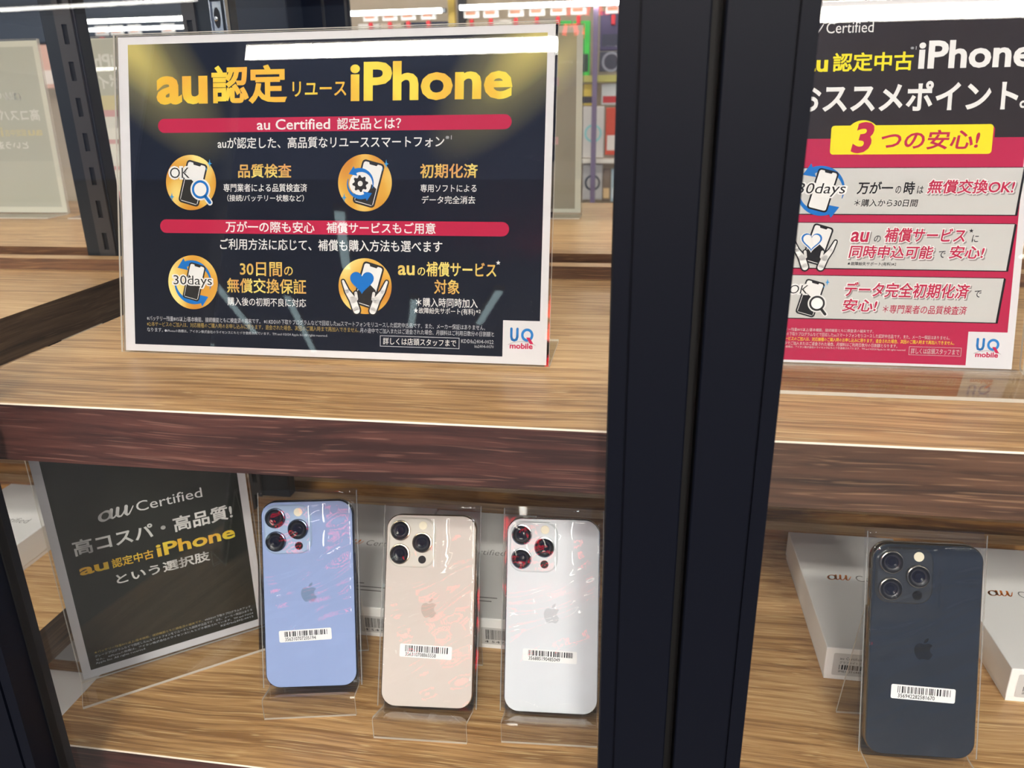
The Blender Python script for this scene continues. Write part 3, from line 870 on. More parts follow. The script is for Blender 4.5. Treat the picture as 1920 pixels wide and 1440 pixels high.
def art_right(a):
    D = 31.0                       # centre of the sheet in the measured frame
    class S:
        pass
    def X(u): return u - D
    tx = lambda s, u0, v0, u1, v1, m, o=0, sh=0, l=3, res=3: a.text(s, X(u0), v0, X(u1), v1, m, o, sh, l, res)
    a.rect(X(-38.7), 2.2, X(100.7), 213.3, 1, DARKBROWN)
    a.rect(X(-38.7), 2.2, X(100.7), 139.5, 2, PINK)
    a.au_logo(X(-38), 201.6, X(-18.6), 208.4, 3, WHITE)
    tx('Certified', -16.9, 201.7, 10.3, 208.2, WHITE, 0)
    tx('au', -28.5, 179.2, -14.6, 186.4, YELLOW, .03); tx('認定中古', -11.9, 179, 34.3, 190.2, YELLOW, .022); tx('※1', 32.1, 191, 35.5, 193, DIMW)
    tx('iPhone', 37, 179.7, 106.5 - 6, 196, WHITE, .028); tx('おススメポイント', -32.2, 155.4, 94.4, 172.8, WHITE, .028); tx('。', 95.4, 156.2, 99.6, 160.6, WHITE, .02)
    a.rr(X(-10.2) + .9, 128.9, X(82.3) + .9, 146.2, 2, 3, CRIMSON); a.rr(X(-10.2), 129.9, X(82.3), 147.2, 2, 4, YELLOW); a.disc(X(8.2), 140, 10.3, 4.4, YELLOW)
    tx('3', 1.9, 130.6, 14.9, 149.2, CRIMSON, .035, .2, 5); tx('つの安心!', 19.3, 132.6, 75.2, 144.2, CRIMSON, .02, .12, 5)
    for v0, v1, r in ((94, 121.7, 101), (60.6, 88.4, 98.9), (29, 55.8, 95.7)):
        rb = r - 2.4
        a.poly([(X(-36), v0 - .6), (X(rb) + 1.3, v0 - .6), (X(r) + 1.3, v1 - .3), (X(r) + .2, v1 + .4), (X(-36), v1 + .4)], 3, BLACKTXT)
        a.poly([(X(-36), v0), (X(rb), v0), (X(r), v1), (X(-36), v1)], 4, LGREY)
    o = lambda s, u0, v0, u1, v1, off=.02: outl_l(a, s, X(u0), v0, X(u1), v1, CRIMSON, off, .16)
    k = lambda s, u0, v0, u1, v1, off=.006, m=BLACKTXT: a.text(s, X(u0), v0, X(u1), v1, m, off, .14, 7)
    k('万が一', 7.1, 105.9, 28.2, 113.7, .02); k('の', 29.7, 106.4, 32.8, 111); k('時', 34.2, 105.9, 40.8, 113.6, .02); k('は', 42.1, 106.4, 45.7, 111)
    o('無償交換OK!', 47.6, 106.4, 97, 114.8); k('＊購入から30日間', 6.1, 98.5, 43.2, 103)
    o('au', 5.5, 76.8, 16.5, 83.2); k('の', 19.3, 76.9, 23.2, 81); o('補償サービス', 25.3, 77, 71.6, 85.8); a.star(X(74.9), 84.3, 1.4, 7, BLACKTXT); k('に', 75.6, 77.4, 79.4, 81.8)
    o('同時申込可能', 4.9, 67, 54.4, 75); k('で', 57.5, 67.8, 61.3, 72); o('安心!', 63.2, 67.4, 83.4, 75.4); k('★故障紛失サポート(有料)※2', 4.5, 62.1, 33.3, 64.7)
    o('データ完全初期化済', 4.2, 42.9, 77, 52.3); k('で', 79.9, 44.1, 83.7, 48.4); o('安心!', 3.1, 33.8, 24.1, 41.8); k('＊専門業者の品質検査済', 27.4, 33.2, 76.4, 38.6, .006, CRIMSON)
    icon_30(a, X(-14), 108, 8, 1.02, BLACKTXT, .2, None); icon_care(a, X(-16), 74.4, 8, .84, BLACKTXT, False); icon_ok(a, X(-17.5), 42, 8, .78, False, BLACKTXT, WHITE, CHAR)
    tx('バッテリー残量80%以上/基本機能、接続機能ともに検査済の端末です。', -36, 20.6, 23.1, 22.7, LGREY, 0, 0, 3, 1)
    tx('※1:KDDIの下取りプログラムなどで回収したauスマートフォンをリユースした認定中古品です。また、メーカー保証はありません。', -36, 17.6, 68.2, 20, LGREY, 0, 0, 3, 1)
    tx('※2:本サービスのご加入は、対応機種のご購入時のお申し込みに限ります。退会された場合、次回のご購入時まで再加入できません。', -36, 14.5, 70.9, 17, YELLOW, 0, 0, 3, 1)
    tx('月の途中でご加入またはご退会された場合、月額料はご利用日数分の日割額となります。', -36, 11.7, 37.8, 14, LGREY, 0, 0, 3, 1)
    tx('●iPhoneの商標は、アイホン株式会社のライセンスにもとづき使用されています。TM and ©2024 Apple Inc All rights reserved.', -36, 9.6, 42.9, 11.3, LGREY, 0, 0, 3, 1)
    for u0, v0, u1, v1 in ((44.8, 7.6, 75.3, 7.8), (44.8, 12.7, 75.3, 12.9), (44.8, 7.6, 45, 12.9), (75.1, 7.6, 75.3, 12.9)):
        a.rect(X(u0), v0, X(u1), v1, 3, LGREY)
    tx('詳しくは店頭スタッフまで', 46, 8.4, 74.2, 12, LGREY)
    a.rect(X(78.4), 2, X(101.2), 23.1, 3, PAPER)
    a.uq_logo(X(83.4), 11.6, 13.6, 4, UQBLUE, UQRED, MGREY)
def outl_l(a, s, u0, v0, u1, v1, mat, off, shear, g=.7):
    a.text(s, u0 - g + .7, v0 - g - .7, u1 + g + .7, v1 + g - .7, MGREY, off + .045, shear, 5)
    a.text(s, u0 - g, v0 - g, u1 + g, v1 + g, WHITE, off + .045, shear, 6)
    a.text(s, u0, v0, u1, v1, mat, off, shear, 7)
def art_left(a, dark=SOOT, silver=SILVER, gold=GOLD, small=DIMW, sgold=DIMGOLD, fine=True):
    a.rect(-67.6, 7.9, 67.7, 203, 1, dark)
    a.au_logo(-38.1, 141.2, -12.6, 150, 2, WHITE if dark is SOOT else silver)
    t = lambda s, u0, v0, u1, v1, m, o=0, res=3: a.text(s, u0, v0, u1, v1, m, o, 0, 2, res)
    t('Certified', -10.9, 142.2, 38.5, 151.1, WHITE if dark is SOOT else silver, 0)
    t('高コスパ・高品質!', -59.6, 115.6, 59.5, 129.9, silver, .022); t('au', -59.1, 97.6, -38.5, 104.6, gold, .03); t('認定中古', -36, 97.0, -5.2, 105.8, gold, .018)
    t('iPhone', -2.6, 96.8, 59.1, 109, gold, .026); t('という選択肢', -35.4, 81.1, 36.5, 90.9, silver, .02)
    if fine:
        t('★バッテリー残量80%以上/基本機能、接続機能ともに検査済の端末です。', -62.4, 22.4, 22, 24.8, sgold, 0, 1); t('※KDDIの下取りプログラムやアップ', 24, 22.4, 62.9, 24.8, small, 0, 1)
        t('グレードプログラムなどで回収したauスマートフォンをリユースした認定中古品です。また、メーカー保証はありま', -62.5, 18.6, 63.8, 21, small, 0, 1)
        t('せん。 ※iPhoneの商標は、アイホン株式会社のライセンスにもとづき使用されています。TM and ©2024', -62.5, 15, 64.1, 17.3, small, 0, 1)
        t('Apple Inc. All rights reserved.', -63, 11.5, -25, 14, small, 0, 1); t('KDDIu2402-0012', 36, 11.7, 64, 13.6, small, 0, 1)
def scaled(fn, k, mirror=True, **kw):
    def g(a):
        q = Art(); q.mirror = mirror; fn(q, **kw)
        off = len(a.v)
        for p in q.v: a.v.append((p[0] * k, p[1], p[2] * k))
        for f, m in zip(q.f, q.m):
            a.f.append([i + off for i in f]); a.m.append(a.mi(q.mats[m])); a.smooth.append(False)
    return g
def ghost_left(a):
    art_left(a, GH_DARK, GH_LIGHT, GH_GOLD, GH_LIGHT, GH_GOLD, False)
def ghost_right(a):
    a.rect(-69.7, 2, 69.7, 213, 1, GH_DARK); a.rect(-69.7, 2, 69.7, 139.5, 2, GH_PINK)
    a.text('iPhone', 6, 179.7, 69, 196, GH_LIGHT, .028); a.text('おススメポイント', -63, 155, 63, 172, GH_LIGHT, .028)
    a.text('au認定中古', -59, 179, 3, 190, GH_GOLD, .02); a.rect(-41, 129.9, 51, 147.2, 3, GH_GOLD)
    for v0, v1 in ((94, 121.7), (60.6, 88.4), (29, 55.8)): a.rect(-67, v0, 68, v1, 3, GH_LIGHT)
GH_SPOT = spotlit_ink('ghost_spot', (160, 154, 138), (214, 206, 152), 0.141, 0.207)
def ghost_main(a):
    a.rect(-141, 5.2, 143.4, 206.5, 1, GH_SPOT)
    a.text('au認定', -120, 167, -27, 190, GH_GOLD, .03, l=2); a.text('iPhone', 16, 167, 122, 191, GH_GOLD, .03, l=2)
    a.rect(-120, 148.6, 122, 157.8, 2, GH_PINK); a.rect(-120, 82, 122, 91, 2, GH_PINK)

sign('dark poster with gold lettering in an acrylic holder on the upper shelf', -0.2025, 0.4755, ZS, R(14.3), R(-.25), .2965, .2115, art_main, .062, .300, .2128)
sign('pink and black poster in an acrylic holder right of the black door frame', 0.1572, 0.4978, ZS, R(13.4), 0.0, .148, .220, art_right, -.052, .160, .222)
sign('small charcoal poster turned sideways on the lower shelf beside the blue phone', -0.3785, 0.5083, ZL, R(-2), R(37.69), .148, .210, art_left, -.034, .152, .2115)
sign('grey back of an upright poster at the upper left edge, mirrored lettering showing through', -1.0, 1.158, ZS, R(-2), PI, .182, .257, None, .05, .186, .259, art_back=scaled(ghost_left, 1.225))
sign('grey back of a poster between the slotted upright and the gold-lettered poster', -0.779, 1.158, ZS, R(-2), PI, .182, .257, None, .05, .186, .259, art_back=scaled(ghost_right, 1.2))
sign('beige back of a wide poster peeking out right behind the gold-lettered poster', -0.262, 1.19, ZS, R(-1), PI, .356, .257, None, .05, .360, .259, art_back=scaled(ghost_main, 1.2))

# ------------------------------------------------------------------ phones
APPLE = "M12.152 6.896 C11.204 6.896 9.737 5.818 8.192 5.856 C6.152 5.883 4.282 7.039 3.231 8.870 C1.114 12.545 2.685 17.973 4.750 20.960 C5.763 22.414 6.958 24.050 8.542 23.999 C10.062 23.934 10.632 23.012 12.477 23.012 C14.308 23.012 14.827 23.999 16.437 23.960 C18.074 23.934 19.113 22.480 20.113 21.012 C21.269 19.324 21.749 17.687 21.775 17.597 C21.736 17.584 18.593 16.376 18.555 12.740 C18.529 9.700 21.035 8.246 21.152 8.181 C19.723 6.091 17.529 5.857 16.762 5.805 C14.762 5.649 13.087 6.895 12.152 6.896"
LEAF = "M15.53 3.83 C16.373 2.818 16.930 1.403 16.775 0 C15.568 0.052 14.113 0.805 13.243 1.818 C12.463 2.714 11.789 4.156 11.970 5.532 C13.308 5.636 14.685 4.844 15.529 3.831"
def svg(path, k=8):
    tk = path.replace('M', ' M ').replace('C', ' C ').split()
    pts = []; cur = None; i = 0
    while i < len(tk):
        if tk[i] == 'M':
            cur = (float(tk[i + 1]), float(tk[i + 2])); pts.append(cur); i += 3
        else:
            c = [float(x) for x in tk[i + 1:i + 7]]; p0 = cur
            for j in range(1, k + 1):
                t = j / k; s = 1 - t
                pts.append(tuple(s ** 3 * p0[n] + 3 * s * s * t * c[n] + 3 * s * t * t * c[2 + n] + t ** 3 * c[4 + n] for n in (0, 1)))
            cur = (c[4], c[5]); i += 7
    return pts[:-1]
def rrect(w, h, r, cx=0, cy=0, k=8):
    pts = []
    for (x, y, a) in ((w / 2 - r, -h / 2 + r, -90), (w / 2 - r, h / 2 - r, 0), (-w / 2 + r, h / 2 - r, 90), (-w / 2 + r, -h / 2 + r, 180)):
        for i in range(k + 1):
            t = R(a + 90 * i / k)
            pts.append((cx + x + r * math.cos(t), cy + y + r * math.sin(t)))
    return pts
def loft(b, rings, mats, cap0=None, cap1=None, smooth=True):
    n = len(rings[0][0])
    v = []
    for pts, y in rings:
        v += [(p[0], y, p[1]) for p in pts]
    o = len(b.v); b.v += v
    for i in range(len(rings) - 1):
        for s in range(n):
            t = (s + 1) % n
            b.f.append([o + i * n + s, o + i * n + t, o + (i + 1) * n + t, o + (i + 1) * n + s]); b.m.append(b.mi(mats[i])); b.smooth.append(smooth)
    if cap0: b.f.append([o + s for s in range(n)][::-1]); b.m.append(b.mi(cap0)); b.smooth.append(False)
    if cap1: b.f.append([o + (len(rings) - 1) * n + s for s in range(n)]); b.m.append(b.mi(cap1)); b.smooth.append(False)
LENS_RIM = plain('lens_rim', (40, 44, 54), 0.25, metal=0.8)
LENS_RING = plain('lens_ring', (22, 26, 40), 0.3, spec=0.3)
LENS_BLACK = plain('lens_black', (6, 9, 18), 0.35, spec=0.1)
LENS_DEEP = plain('lens_deep', (6, 12, 34), 0.1, spec=0.1)
FLASH = plain('flash_cream', (250, 240, 214), 0.3)
SENSOR = plain('dark_sensor', (12, 14, 20), 0.3, spec=0.2)
SCREEN = plain('black_screen', (6, 6, 8), 0.08)
def phone(label, x, y, z, tilt, yaw, rgb, rough, band, plateau_rgb, logo_rgb, number, seed, rim=LENS_RIM, st=(-22.8, 37.6, 18, 47.4, 0.0)):
    t = thing('smartphone', label, 'phone', (x, y, z), (-tilt, 0, yaw), 'display phones in plastic sleeves')
    W, H, T = .0715, .1467, .00765
    backm = plain('phone_back_%d' % seed, rgb, rough, spec=0.45, coat=0.15)
    bandm = plain('phone_band_%d' % seed, band, 0.16, metal=0.95)
    platm = plain('phone_plateau_%d' % seed, plateau_rgb, 0.12, spec=0.5)
    logom = plain('phone_logo_%d' % seed, logo_rgb, 0.14, spec=0.6)
    b = MB()
    o = rrect(W, H, .0115, 0, H / 2); i = rrect(W - .0012, H - .0012, .0109, 0, H / 2)
    loft(b, [(i, .0004), (o, .0009), (o, T - .0009), (i, T - .0004)], [bandm] * 3, bandm, bandm)
    b.build('metal_band', t)
    b = MB()
    i1 = rrect(W - .0014, H - .0014, .0108, 0, H / 2); i2 = rrect(W - .0022, H - .0022, .0104, 0, H / 2)
    loft(b, [(i1, .0006), (i1, .00012), (i2, 0)], [backm] * 2, None, backm)
    b.build('back_glass', t)
    b = MB(); loft(b, [(i1, T - .0006), (i1, T - .00005)], [SCREEN], None, SCREEN); b.build('screen', t)
    # camera module
    c0 = (-.0149, .1249)
    b = MB()
    p0 = rrect(.0372, .0388, .0098, *c0); p1 = rrect(.0356, .0372, .0092, *c0); p2 = rrect(.0344, .036, .0088, *c0)
    loft(b, [(p0, 0), (p1, -.0009), (p2, -.0014)], [platm] * 2, None, platm)
    cm = b.build('camera_module', t)
    for (u, v) in ((-.0240, .1342), (-.0240, .1160), (-.0066, .1252)):
        b = MB()
        M = Matrix.Translation((u, -.0013, v))
        b.lathe([(.0079, 0), (.0079, .0016), (.0076, .0021), (.0070, .0022), (.0067, .0018), (.0056, .0015), (.0054, .0019), (.0043, .0016), (.0041, .0010), (.0026, .0007), (.0024, .0011), (.0008, .0013)], rim, M, 40,
                [bandm, bandm, bandm, LENS_BLACK, LENS_BLACK, LENS_RIM, LENS_RING, LENS_BLACK, LENS_DEEP, LENS_RIM, LENS_DEEP, LENS_DEEP])
        b.build('lens', cm)
    b = MB(); b.lathe([(.0033, 0), (.0033, .0003), (.0030, .0005)], FLASH, Matrix.Translation((-.0064, -.00135, .1383)), 24); b.build('flash', cm)
    b = MB(); b.lathe([(.0031, 0), (.0031, .0002)], SENSOR, Matrix.Translation((-.0064, -.00135, .1120)), 24); b.build('depth_sensor', cm)
    # logo
    b = MB()
    for pth in (APPLE, LEAF):
        pts = [((px - 12.3) * .00062, .0750 - (py - 12) * .00062) for px, py in svg(pth)]
        b.add([(p[0], -.00006, p[1]) for p in pts], [list(range(len(pts)))], logom)
    b.build('fruit_logo', t, fix=False)
    # sticker with bar code
    a = Art()
    u0, v0, u1, v1, sl = st
    a.rr(u0, v0, u1, v1, 1.2, 2, STICK)
    a.barcode(u0 + 4.2, v0 + 4.2, u1 - 3.2, v1 - 1.0, 3, BLACKTXT, seed)
    a.text(number, u0 + 4.6, v0 + 0.9, u0 + 28.5, v0 + 3.7, BLACKTXT, 0.008, 0, 3, 2)
    s = a.build('barcode_sticker', t, (0, -.00008, 0), (0, sl, 0), fix=False)
    for sx, v0, v1 in ((1, .088, .104), (-1, .094, .102), (-1, .107, .115), (-1, .124, .128)):
        b = MB(); b.box(sx * W / 2 - .0004, sx * W / 2 + .0005, .0027, .0049, v0, v1, bandm); b.build('side_button', t, bevel=.0003)
    # the clear sleeve the phone sits in
    sl = thing('plastic_sleeve', label_sleeve[seed], 'plastic sleeve', (x, y, z), (-tilt, 0, yaw), 'clear plastic sleeves')
    rnd = random.Random(seed * 13)
    b = MB()
    nx, nz = 56, 104
    U0, U1, V0, V1 = -.0388, .0388, -.0006, .1535
    ridges = []
    for q in range(7):
        ridges.append((rnd.uniform(.02, .12), R(rnd.uniform(14, 34)), rnd.uniform(.00012, .00042), rnd.uniform(.0008, .0022), rnd.uniform(-.02, .02)))
    ridges += [(.098, R(17), .0005, .0012, 0.0), (.081, R(22), .0004, .001, 0.0)]
    vs = []
    for j in range(nz + 1):
        for i in range(nx + 1):
            u = U0 + (U1 - U0) * i / nx; v = V0 + (V1 - V0) * j / nz
            d = .0011 + (.0088 * (1 - v / V1) if seed == 1 else 0.0)
            # drapes over the camera bump
            du = max(0, abs(u - c0[0]) - .017); dv = max(0, abs(v - c0[1]) - .018)
            d += .0034 * math.exp(-(du * du + dv * dv) / (.0065 ** 2))
            eu = max(0, abs(u) - .0335) / .0055
            d += -.0038 * min(1, eu) ** 2
            for (vc, an, am, wd, cu) in ridges:
                s = -(u - cu) * math.sin(an) + (v - vc) * math.cos(an) + .004 * math.sin(u * 60 + vc * 90)
                d += am * math.exp(-(s / wd) ** 2)
            d += .00012 * math.sin(u * 210 + v * 95 + seed) + .0001 * math.sin(v * 310 - u * 120)
            if v > H - .002:
                d += -.0030 * min(1, (v - H + .002) / .007)
            vs.append((u, -d, v))
    fs = [(j * (nx + 1) + i, j * (nx + 1) + i + 1, (j + 1) * (nx + 1) + i + 1, (j + 1) * (nx + 1) + i) for j in range(nz) for i in range(nx)]
    b.add(vs, fs, FILM, None, True)
    b.build('front_film', sl, fix=False)
    b = MB()
    b.box(U0, U1, .0080, .0082, V0, V1 + .001, FILM)
    b.build('back_film', sl)
    for xa in (U0, U1 - .0007):
        b = MB(); b.box(xa, xa + .0007, .0030, .0033, V0, V1, FILM_EDGE); b.build('side_seam', sl)
    return t
label_sleeve = {1: 'clear plastic sleeve around the light blue phone', 2: 'clear plastic sleeve around the gold phone', 3: 'clear plastic sleeve around the white phone', 4: 'clear plastic sleeve around the dark grey phone'}
def stand(label, x, y, z, yaw, h, tilt, d_front, foot=.062, w=.0705, lip=.0188):
    """one sheet of clear acrylic bent into front foot, ledge, back rest and rear leg"""
    t = thing('phone_stand', label, 'phone stand', (x, y, z), (0, 0, yaw), 'clear acrylic phone stands')
    s, c = math.sin(tilt), math.cos(tilt)
    P = lambda v, n: (v * s + n * c, h + v * c - n * s)      # along the phone, behind the phone
    heel = P(-.0030, .0100)
    apex = P(.100, .0100)
    prof = soft([(d_front, .0008), (d_front, lip), heel, apex], .0035)
    b = MB(); bent(b, prof, .0018, -w / 2, w / 2, ACR_STAND, ACR_EDGE); b.build('rest', t)
    ap = P(.099, .0116)
    b = MB(); bent(b, [ap, (foot, .0008)], .0016, -w / 2, w / 2, ACR_STAND, ACR_EDGE); b.build('rear_leg', t)
    return t
PH = [
 ('light blue smartphone with three camera lenses, leftmost of the three pale phones', -0.2381, 0.4651, CZ - .4309, R(18.68), R(10.45), (152, 172, 218), .28, (90, 104, 128), (172, 194, 226), (128, 150, 184), '356310707205194', 1, LENS_RIM, (-22.7, 36.9, 18.2, 46.1, R(-2.2))),
 ('pale gold smartphone standing between the blue and the white phone', -0.1461, 0.4637, CZ - .4386, R(26.16), R(4.41), (216, 205, 197), .28, (170, 152, 128), (232, 226, 216), (196, 186, 176), '356310708865558', 2, LENS_RIM, (-23.2, 37.0, 17.7, 46.9, R(1.7))),
 ('silver white smartphone next to the black door frame', -0.0510, 0.4710, CZ - .4387, R(23.39), R(3.77), (226, 230, 236), .28, (196, 200, 204), (228, 234, 238), (206, 212, 218), '356885190485049', 3, LENS_RIM, (-22.8, 38.2, 18.5, 47.4, R(1.4))),
 ('dark grey smartphone standing in the right bay below the pink poster', 0.2037, 0.4520, CZ - .4258, R(16.95), R(2.68), (38, 46, 58), .10, (150, 146, 138), (52, 56, 62), (20, 24, 30), '356942282581670', 4, LENS_RIM, (-21.5, 39.2, 20.1, 49.1, R(1.8)))]
ST = [('clear acrylic stand holding the light blue phone', -.014, R(11.5)), ('clear acrylic stand holding the gold phone', -.0235, R(3.0)), ('clear acrylic stand holding the white phone', -.0215, R(3.8)), ('clear acrylic stand holding the dark grey phone', -.016, R(2.7))]
for a, sdef in zip(PH, ST):
    phone(*a)
    stand(sdef[0], a[1], a[2], ZL, sdef[2], a[3] - ZL, a[4], sdef[1])

# ------------------------------------------------------------------ white boxes
def carton(label, x0, y0, z, w=.100, d=.180, h=.031, logo=True, sticker=None, lines=True, seed=1, small=True):
    t = thing('phone_box', label, 'box', (x0 + w / 2, y0 + d / 2, z), (0, 0, 0), 'white phone boxes')
    b = MB(); b.box(-w / 2 + .0008, w / 2 - .0008, -d / 2 + .0008, d / 2 - .0008, 0.0002, .004, CARD); b.build('tray', t)
    b = MB(); b.box(-w / 2, w / 2, -d / 2, d / 2, .0042, h, CARD)
    lid = b.build('lid', t, bevel=.0008)
    a = Art()
    if logo:
        a.au_logo(-w * 500 + 21.5, -d * 500 + 98.5, -w * 500 + 43, -d * 500 + 107, 1, ORANGE, .8)
        a.text('Certified', -w * 500 + 46.5, -d * 500 + 98, -w * 500 + 86, -d * 500 + 107.5, GREYTXT, -.012, 0, 1)
    if a.v:
        a.build('lid_print', lid, (0, 0, h), (R(-90), 0, 0), fix=False)
    a = Art()
    if small:
        for k, L in enumerate((10, 44, 38)):
            a.rect(-w * 500 + 60, -d * 500 + 34 - k * 5.2, -w * 500 + 60 + L * .7, -d * 500 + 35.2 - k * 5.2, 1, GREYTXT)
    if a.v:
        a.build('small_print', lid, (0, 0, h), (R(-90), 0, 0), fix=False)
    a = Art()
    if sticker:
        a.rr(-w * 500 + 6, 5, w * 500 - 8, h * 1000 - 4.5, 1.5, 1, LGREY)
        x = -w * 500 + 11
        a.text('au Certified iPhone 13 Pro', x, h * 1000 - 10.6, x + 38, h * 1000 - 8.0, BLACKTXT, 0, 0, 2, 1)
        a.text(sticker, x, h * 1000 - 14.6, x + 22, h * 1000 - 12.0, BLACKTXT, 0, 0, 2, 1)
        a.barcode(x, h * 1000 - 20.2, x + 42, h * 1000 - 15.6, 2, BLACKTXT, seed)
        a.text('IMEI: 356885190485049', x, h * 1000 - 23, x + 34, h * 1000 - 21.0, BLACKTXT, 0, 0, 2, 1)
        a.build('front_label', t, (0, -d / 2 - .0002, 0), fix=False)
    else:
        a.rr(w * 500 - 26, 5, w * 500 - 4, 22, 1, 1, LGREY)
        a.barcode(w * 500 - 22, 10, w * 500 - 5, 20, 2, BLACKTXT, seed)
        a.text('4 549', w * 500 - 23, 6.5, w * 500 - 6, 8.8, BLACKTXT, 0, 0, 2, 1)
        a.build('front_label', t, (0, -d / 2 - .0002, 0), fix=False)
    return t
carton('flat white phone box lying behind the dark grey phone, fully left of it', 0.1635, 0.5500, ZL, sticker='グラファイト 128GB', seed=21, small=False)
carton('flat white phone box at the right edge behind the dark grey phone', 0.2975, 0.5430, ZL, sticker='シルバー 128GB', seed=22, small=False)
carton('flat white phone box showing between the blue and gold phones', -0.3030, 0.5520, ZL, w=.1005, seed=23)
carton('flat white phone box showing between the gold and white phones', -0.2010, 0.5500, ZL, w=.1075, seed=24)
carton('flat white phone box on the far left lower shelf', -0.7180, 0.5470, ZL, w=.109, seed=25, small=False)
carton('white box on the lowest shelf at the bottom left corner', -0.76, 0.53, ZT, w=.17, d=.20, h=.045, logo=False, seed=26, small=False)

# ------------------------------------------------------------------ goods wall behind
YW = 2.62
KRAFT = plain('rack_board', (188, 172, 150), 0.8)
HOUSING = plain('dark_housing', (70, 74, 80), .5)
PURPLE = plain('grey_purple_post', (120, 104, 132), 0.5)
REDTIP = plain('red_plastic', (196, 36, 40), 0.4)
b = MB(); b.box(-2.6, 0.9, YW + .16, YW + .18, CZ - 1.15, CZ + .55, KRAFT)
for x in (-2.5, -1.6, -.59, .7):
    b.box(x - .012, x + .012, YW + .13, YW + .16, CZ - 1.25, CZ + .55, STEEL2)
b.box(-2.6, .9, YW - .25, YW + .18, CZ - 1.3, CZ - 1.2, KRAFT)
tag(b.build('goods_rack'), 'long beige rack wall for phone accessories at the back', 'rack')
b = MB(); b.box(-2.6, -1.25, YW + .10, YW + .13, CZ + .215, CZ + .54, plain('dim_backdrop_slate', (52, 60, 70), .4)); tag(b.build('dim_backdrop'), 'dark slate header panel behind the rack lights at upper left', 'panel')  # dark sheet added in place of the unlit shop ceiling above the lights
b = MB(); b.box(-.152, -.137, YW - .05, YW - .035, CZ - 1.19, CZ + .30, PURPLE); tag(b.build('rack_post'), 'thin grey purple post in front of the accessory rack', 'post')
b = MB(); b.box(-.60, -.58, YW - .02, YW, CZ + .10, CZ + .30, plain('mustard_post', (190, 160, 70), 0.5)); tag(b.build('rack_post'), 'short mustard yellow post between two rack lights', 'post')
for lab, x0, x1, z in (('rack light tube left of the mustard post', -.925, -.612, .256), ('rack light tube right of the mustard post', -.553, -.06, .262), ('upper rack light tube at upper left', -1.86, -1.42, .259), ('second rack light tube at upper left, lower and further back', -1.86, -1.42, .234)):
    t = thing('rack_light', lab, 'light', ((x0 + x1) / 2, YW - .06, CZ + z), (0, 0, 0), 'rack light tubes')
    L = x1 - x0
    b = MB(); b.tube([(-L / 2, 0, 0), (L / 2, 0, 0)], (.0065 if x1 > -1 else .0055) if z > .24 else .0042, TUBE, 10); b.build('light_tube', t)
    b = MB(); b.box(-L / 2 - .01, L / 2 + .01, .012, .03, -.004, .008, HOUSING); b.build('light_housing', t)
def hook(label, x, z):
    t = thing('peg_hook', label, 'hook', (x, YW, CZ + z), (0, 0, 0), 'red tipped peg hooks')
    b = MB(); b.tube([(0, .155, 0), (0, .0, 0)], .0022, CHROME, 6); b.build('wire', t)
    b = MB(); b.box(-.006, .006, -.012, .0, -.016, .012, REDTIP); b.build('hook_tip', t, bevel=.002)
    b = MB(); b.box(-.024, .024, -.004, -.001, .016, .046, CARD); b.rr if 0 else None
    b.box(-.018, .012, -.0046, -.0042, .024, .034, plain('price_orange', (236, 170, 140), .7)); b.build('price_card', t)
    return t
hx = [-.855, -.792, -.732, -.667, -.530, -.469, -.391, -.326, -.261, -.199, -.094]
ordn = ['leftmost', 'second from left', 'third from left', 'fourth from left', 'fifth from left', 'sixth from left', 'seventh from left', 'eighth from left', 'ninth from left', 'second from right', 'rightmost']
for x, n in zip(hx, ordn):
    hook('red tipped peg hook with price card above the gold-lettered poster, ' + n, x, .222)
for x, n in zip((-1.79, -1.735, -1.67, -1.55), ('leftmost', 'second from left', 'third from left', 'rightmost')):
    hook('red tipped peg hook at upper left beside the slotted upright, ' + n, x, .205)
def pack(label, x0, x1, z0, z1, rgb, rgb2=None, y=YW + .02, d=.022, kind=None, cat='package'):
    t = thing('accessory_pack', label, cat, ((x0 + x1) / 2, y, CZ + z0), (0, 0, 0), 'hanging accessory packs')
    w, h = x1 - x0, z1 - z0
    m = plain('pack_%s' % len(bpy.data.materials), rgb, .4)
    b = MB(); b.box(-w / 2, w / 2, 0, d, 0, h, m)
    bd = b.build('carton', t, bevel=.002)
    if rgb2:
        m2 = plain('packprint_%s' % len(bpy.data.materials), rgb2, .4)
        b = MB()
        if kind == 'ring':
            for i in range(28):
                a0, a1 = 2 * PI * i / 28, 2 * PI * (i + 1) / 28
                r0, r1 = w * .30, w * .40
                b.add([(r1 * math.cos(a0), -.0006, h * .48 + r1 * math.sin(a0)), (r1 * math.cos(a1), -.0006, h * .48 + r1 * math.sin(a1)), (r0 * math.cos(a1), -.0006, h * .48 + r0 * math.sin(a1)), (r0 * math.cos(a0), -.0006, h * .48 + r0 * math.sin(a0))], [(0, 1, 2, 3)], m2)
        else:
            b.box(-w * .42, w * .42, -.0006, 0, h * .1, h * .42, m2)
        b.build('pack_print', t, fix=False)
    return t
cols = [(-.875, (236, 232, 226), (230, 150, 120), 'white pack with peach print, leftmost in the row under the rack lights'),
        (-.80, (222, 206, 186), (240, 236, 230), 'cream pack in the row under the rack lights, left of the navy packs'),
        (-.722, (34, 40, 66), (150, 156, 176), 'navy pack in the row under the rack lights, left one of two'),
        (-.650, (28, 34, 60), (90, 100, 130), 'navy pack in the row under the rack lights, right one of two'),
        (-.520, (206, 188, 160), (240, 236, 226), 'tan pack just right of the mustard post'),
        (-.445, (232, 226, 216), (220, 160, 130), 'white pack second right of the mustard post'),
        (-.370, (196, 176, 150), (90, 76, 70), 'brown pack third right of the mustard post'),
        (-.300, (170, 160, 146), (60, 56, 56), 'grey pack left of the bright green boxes')]
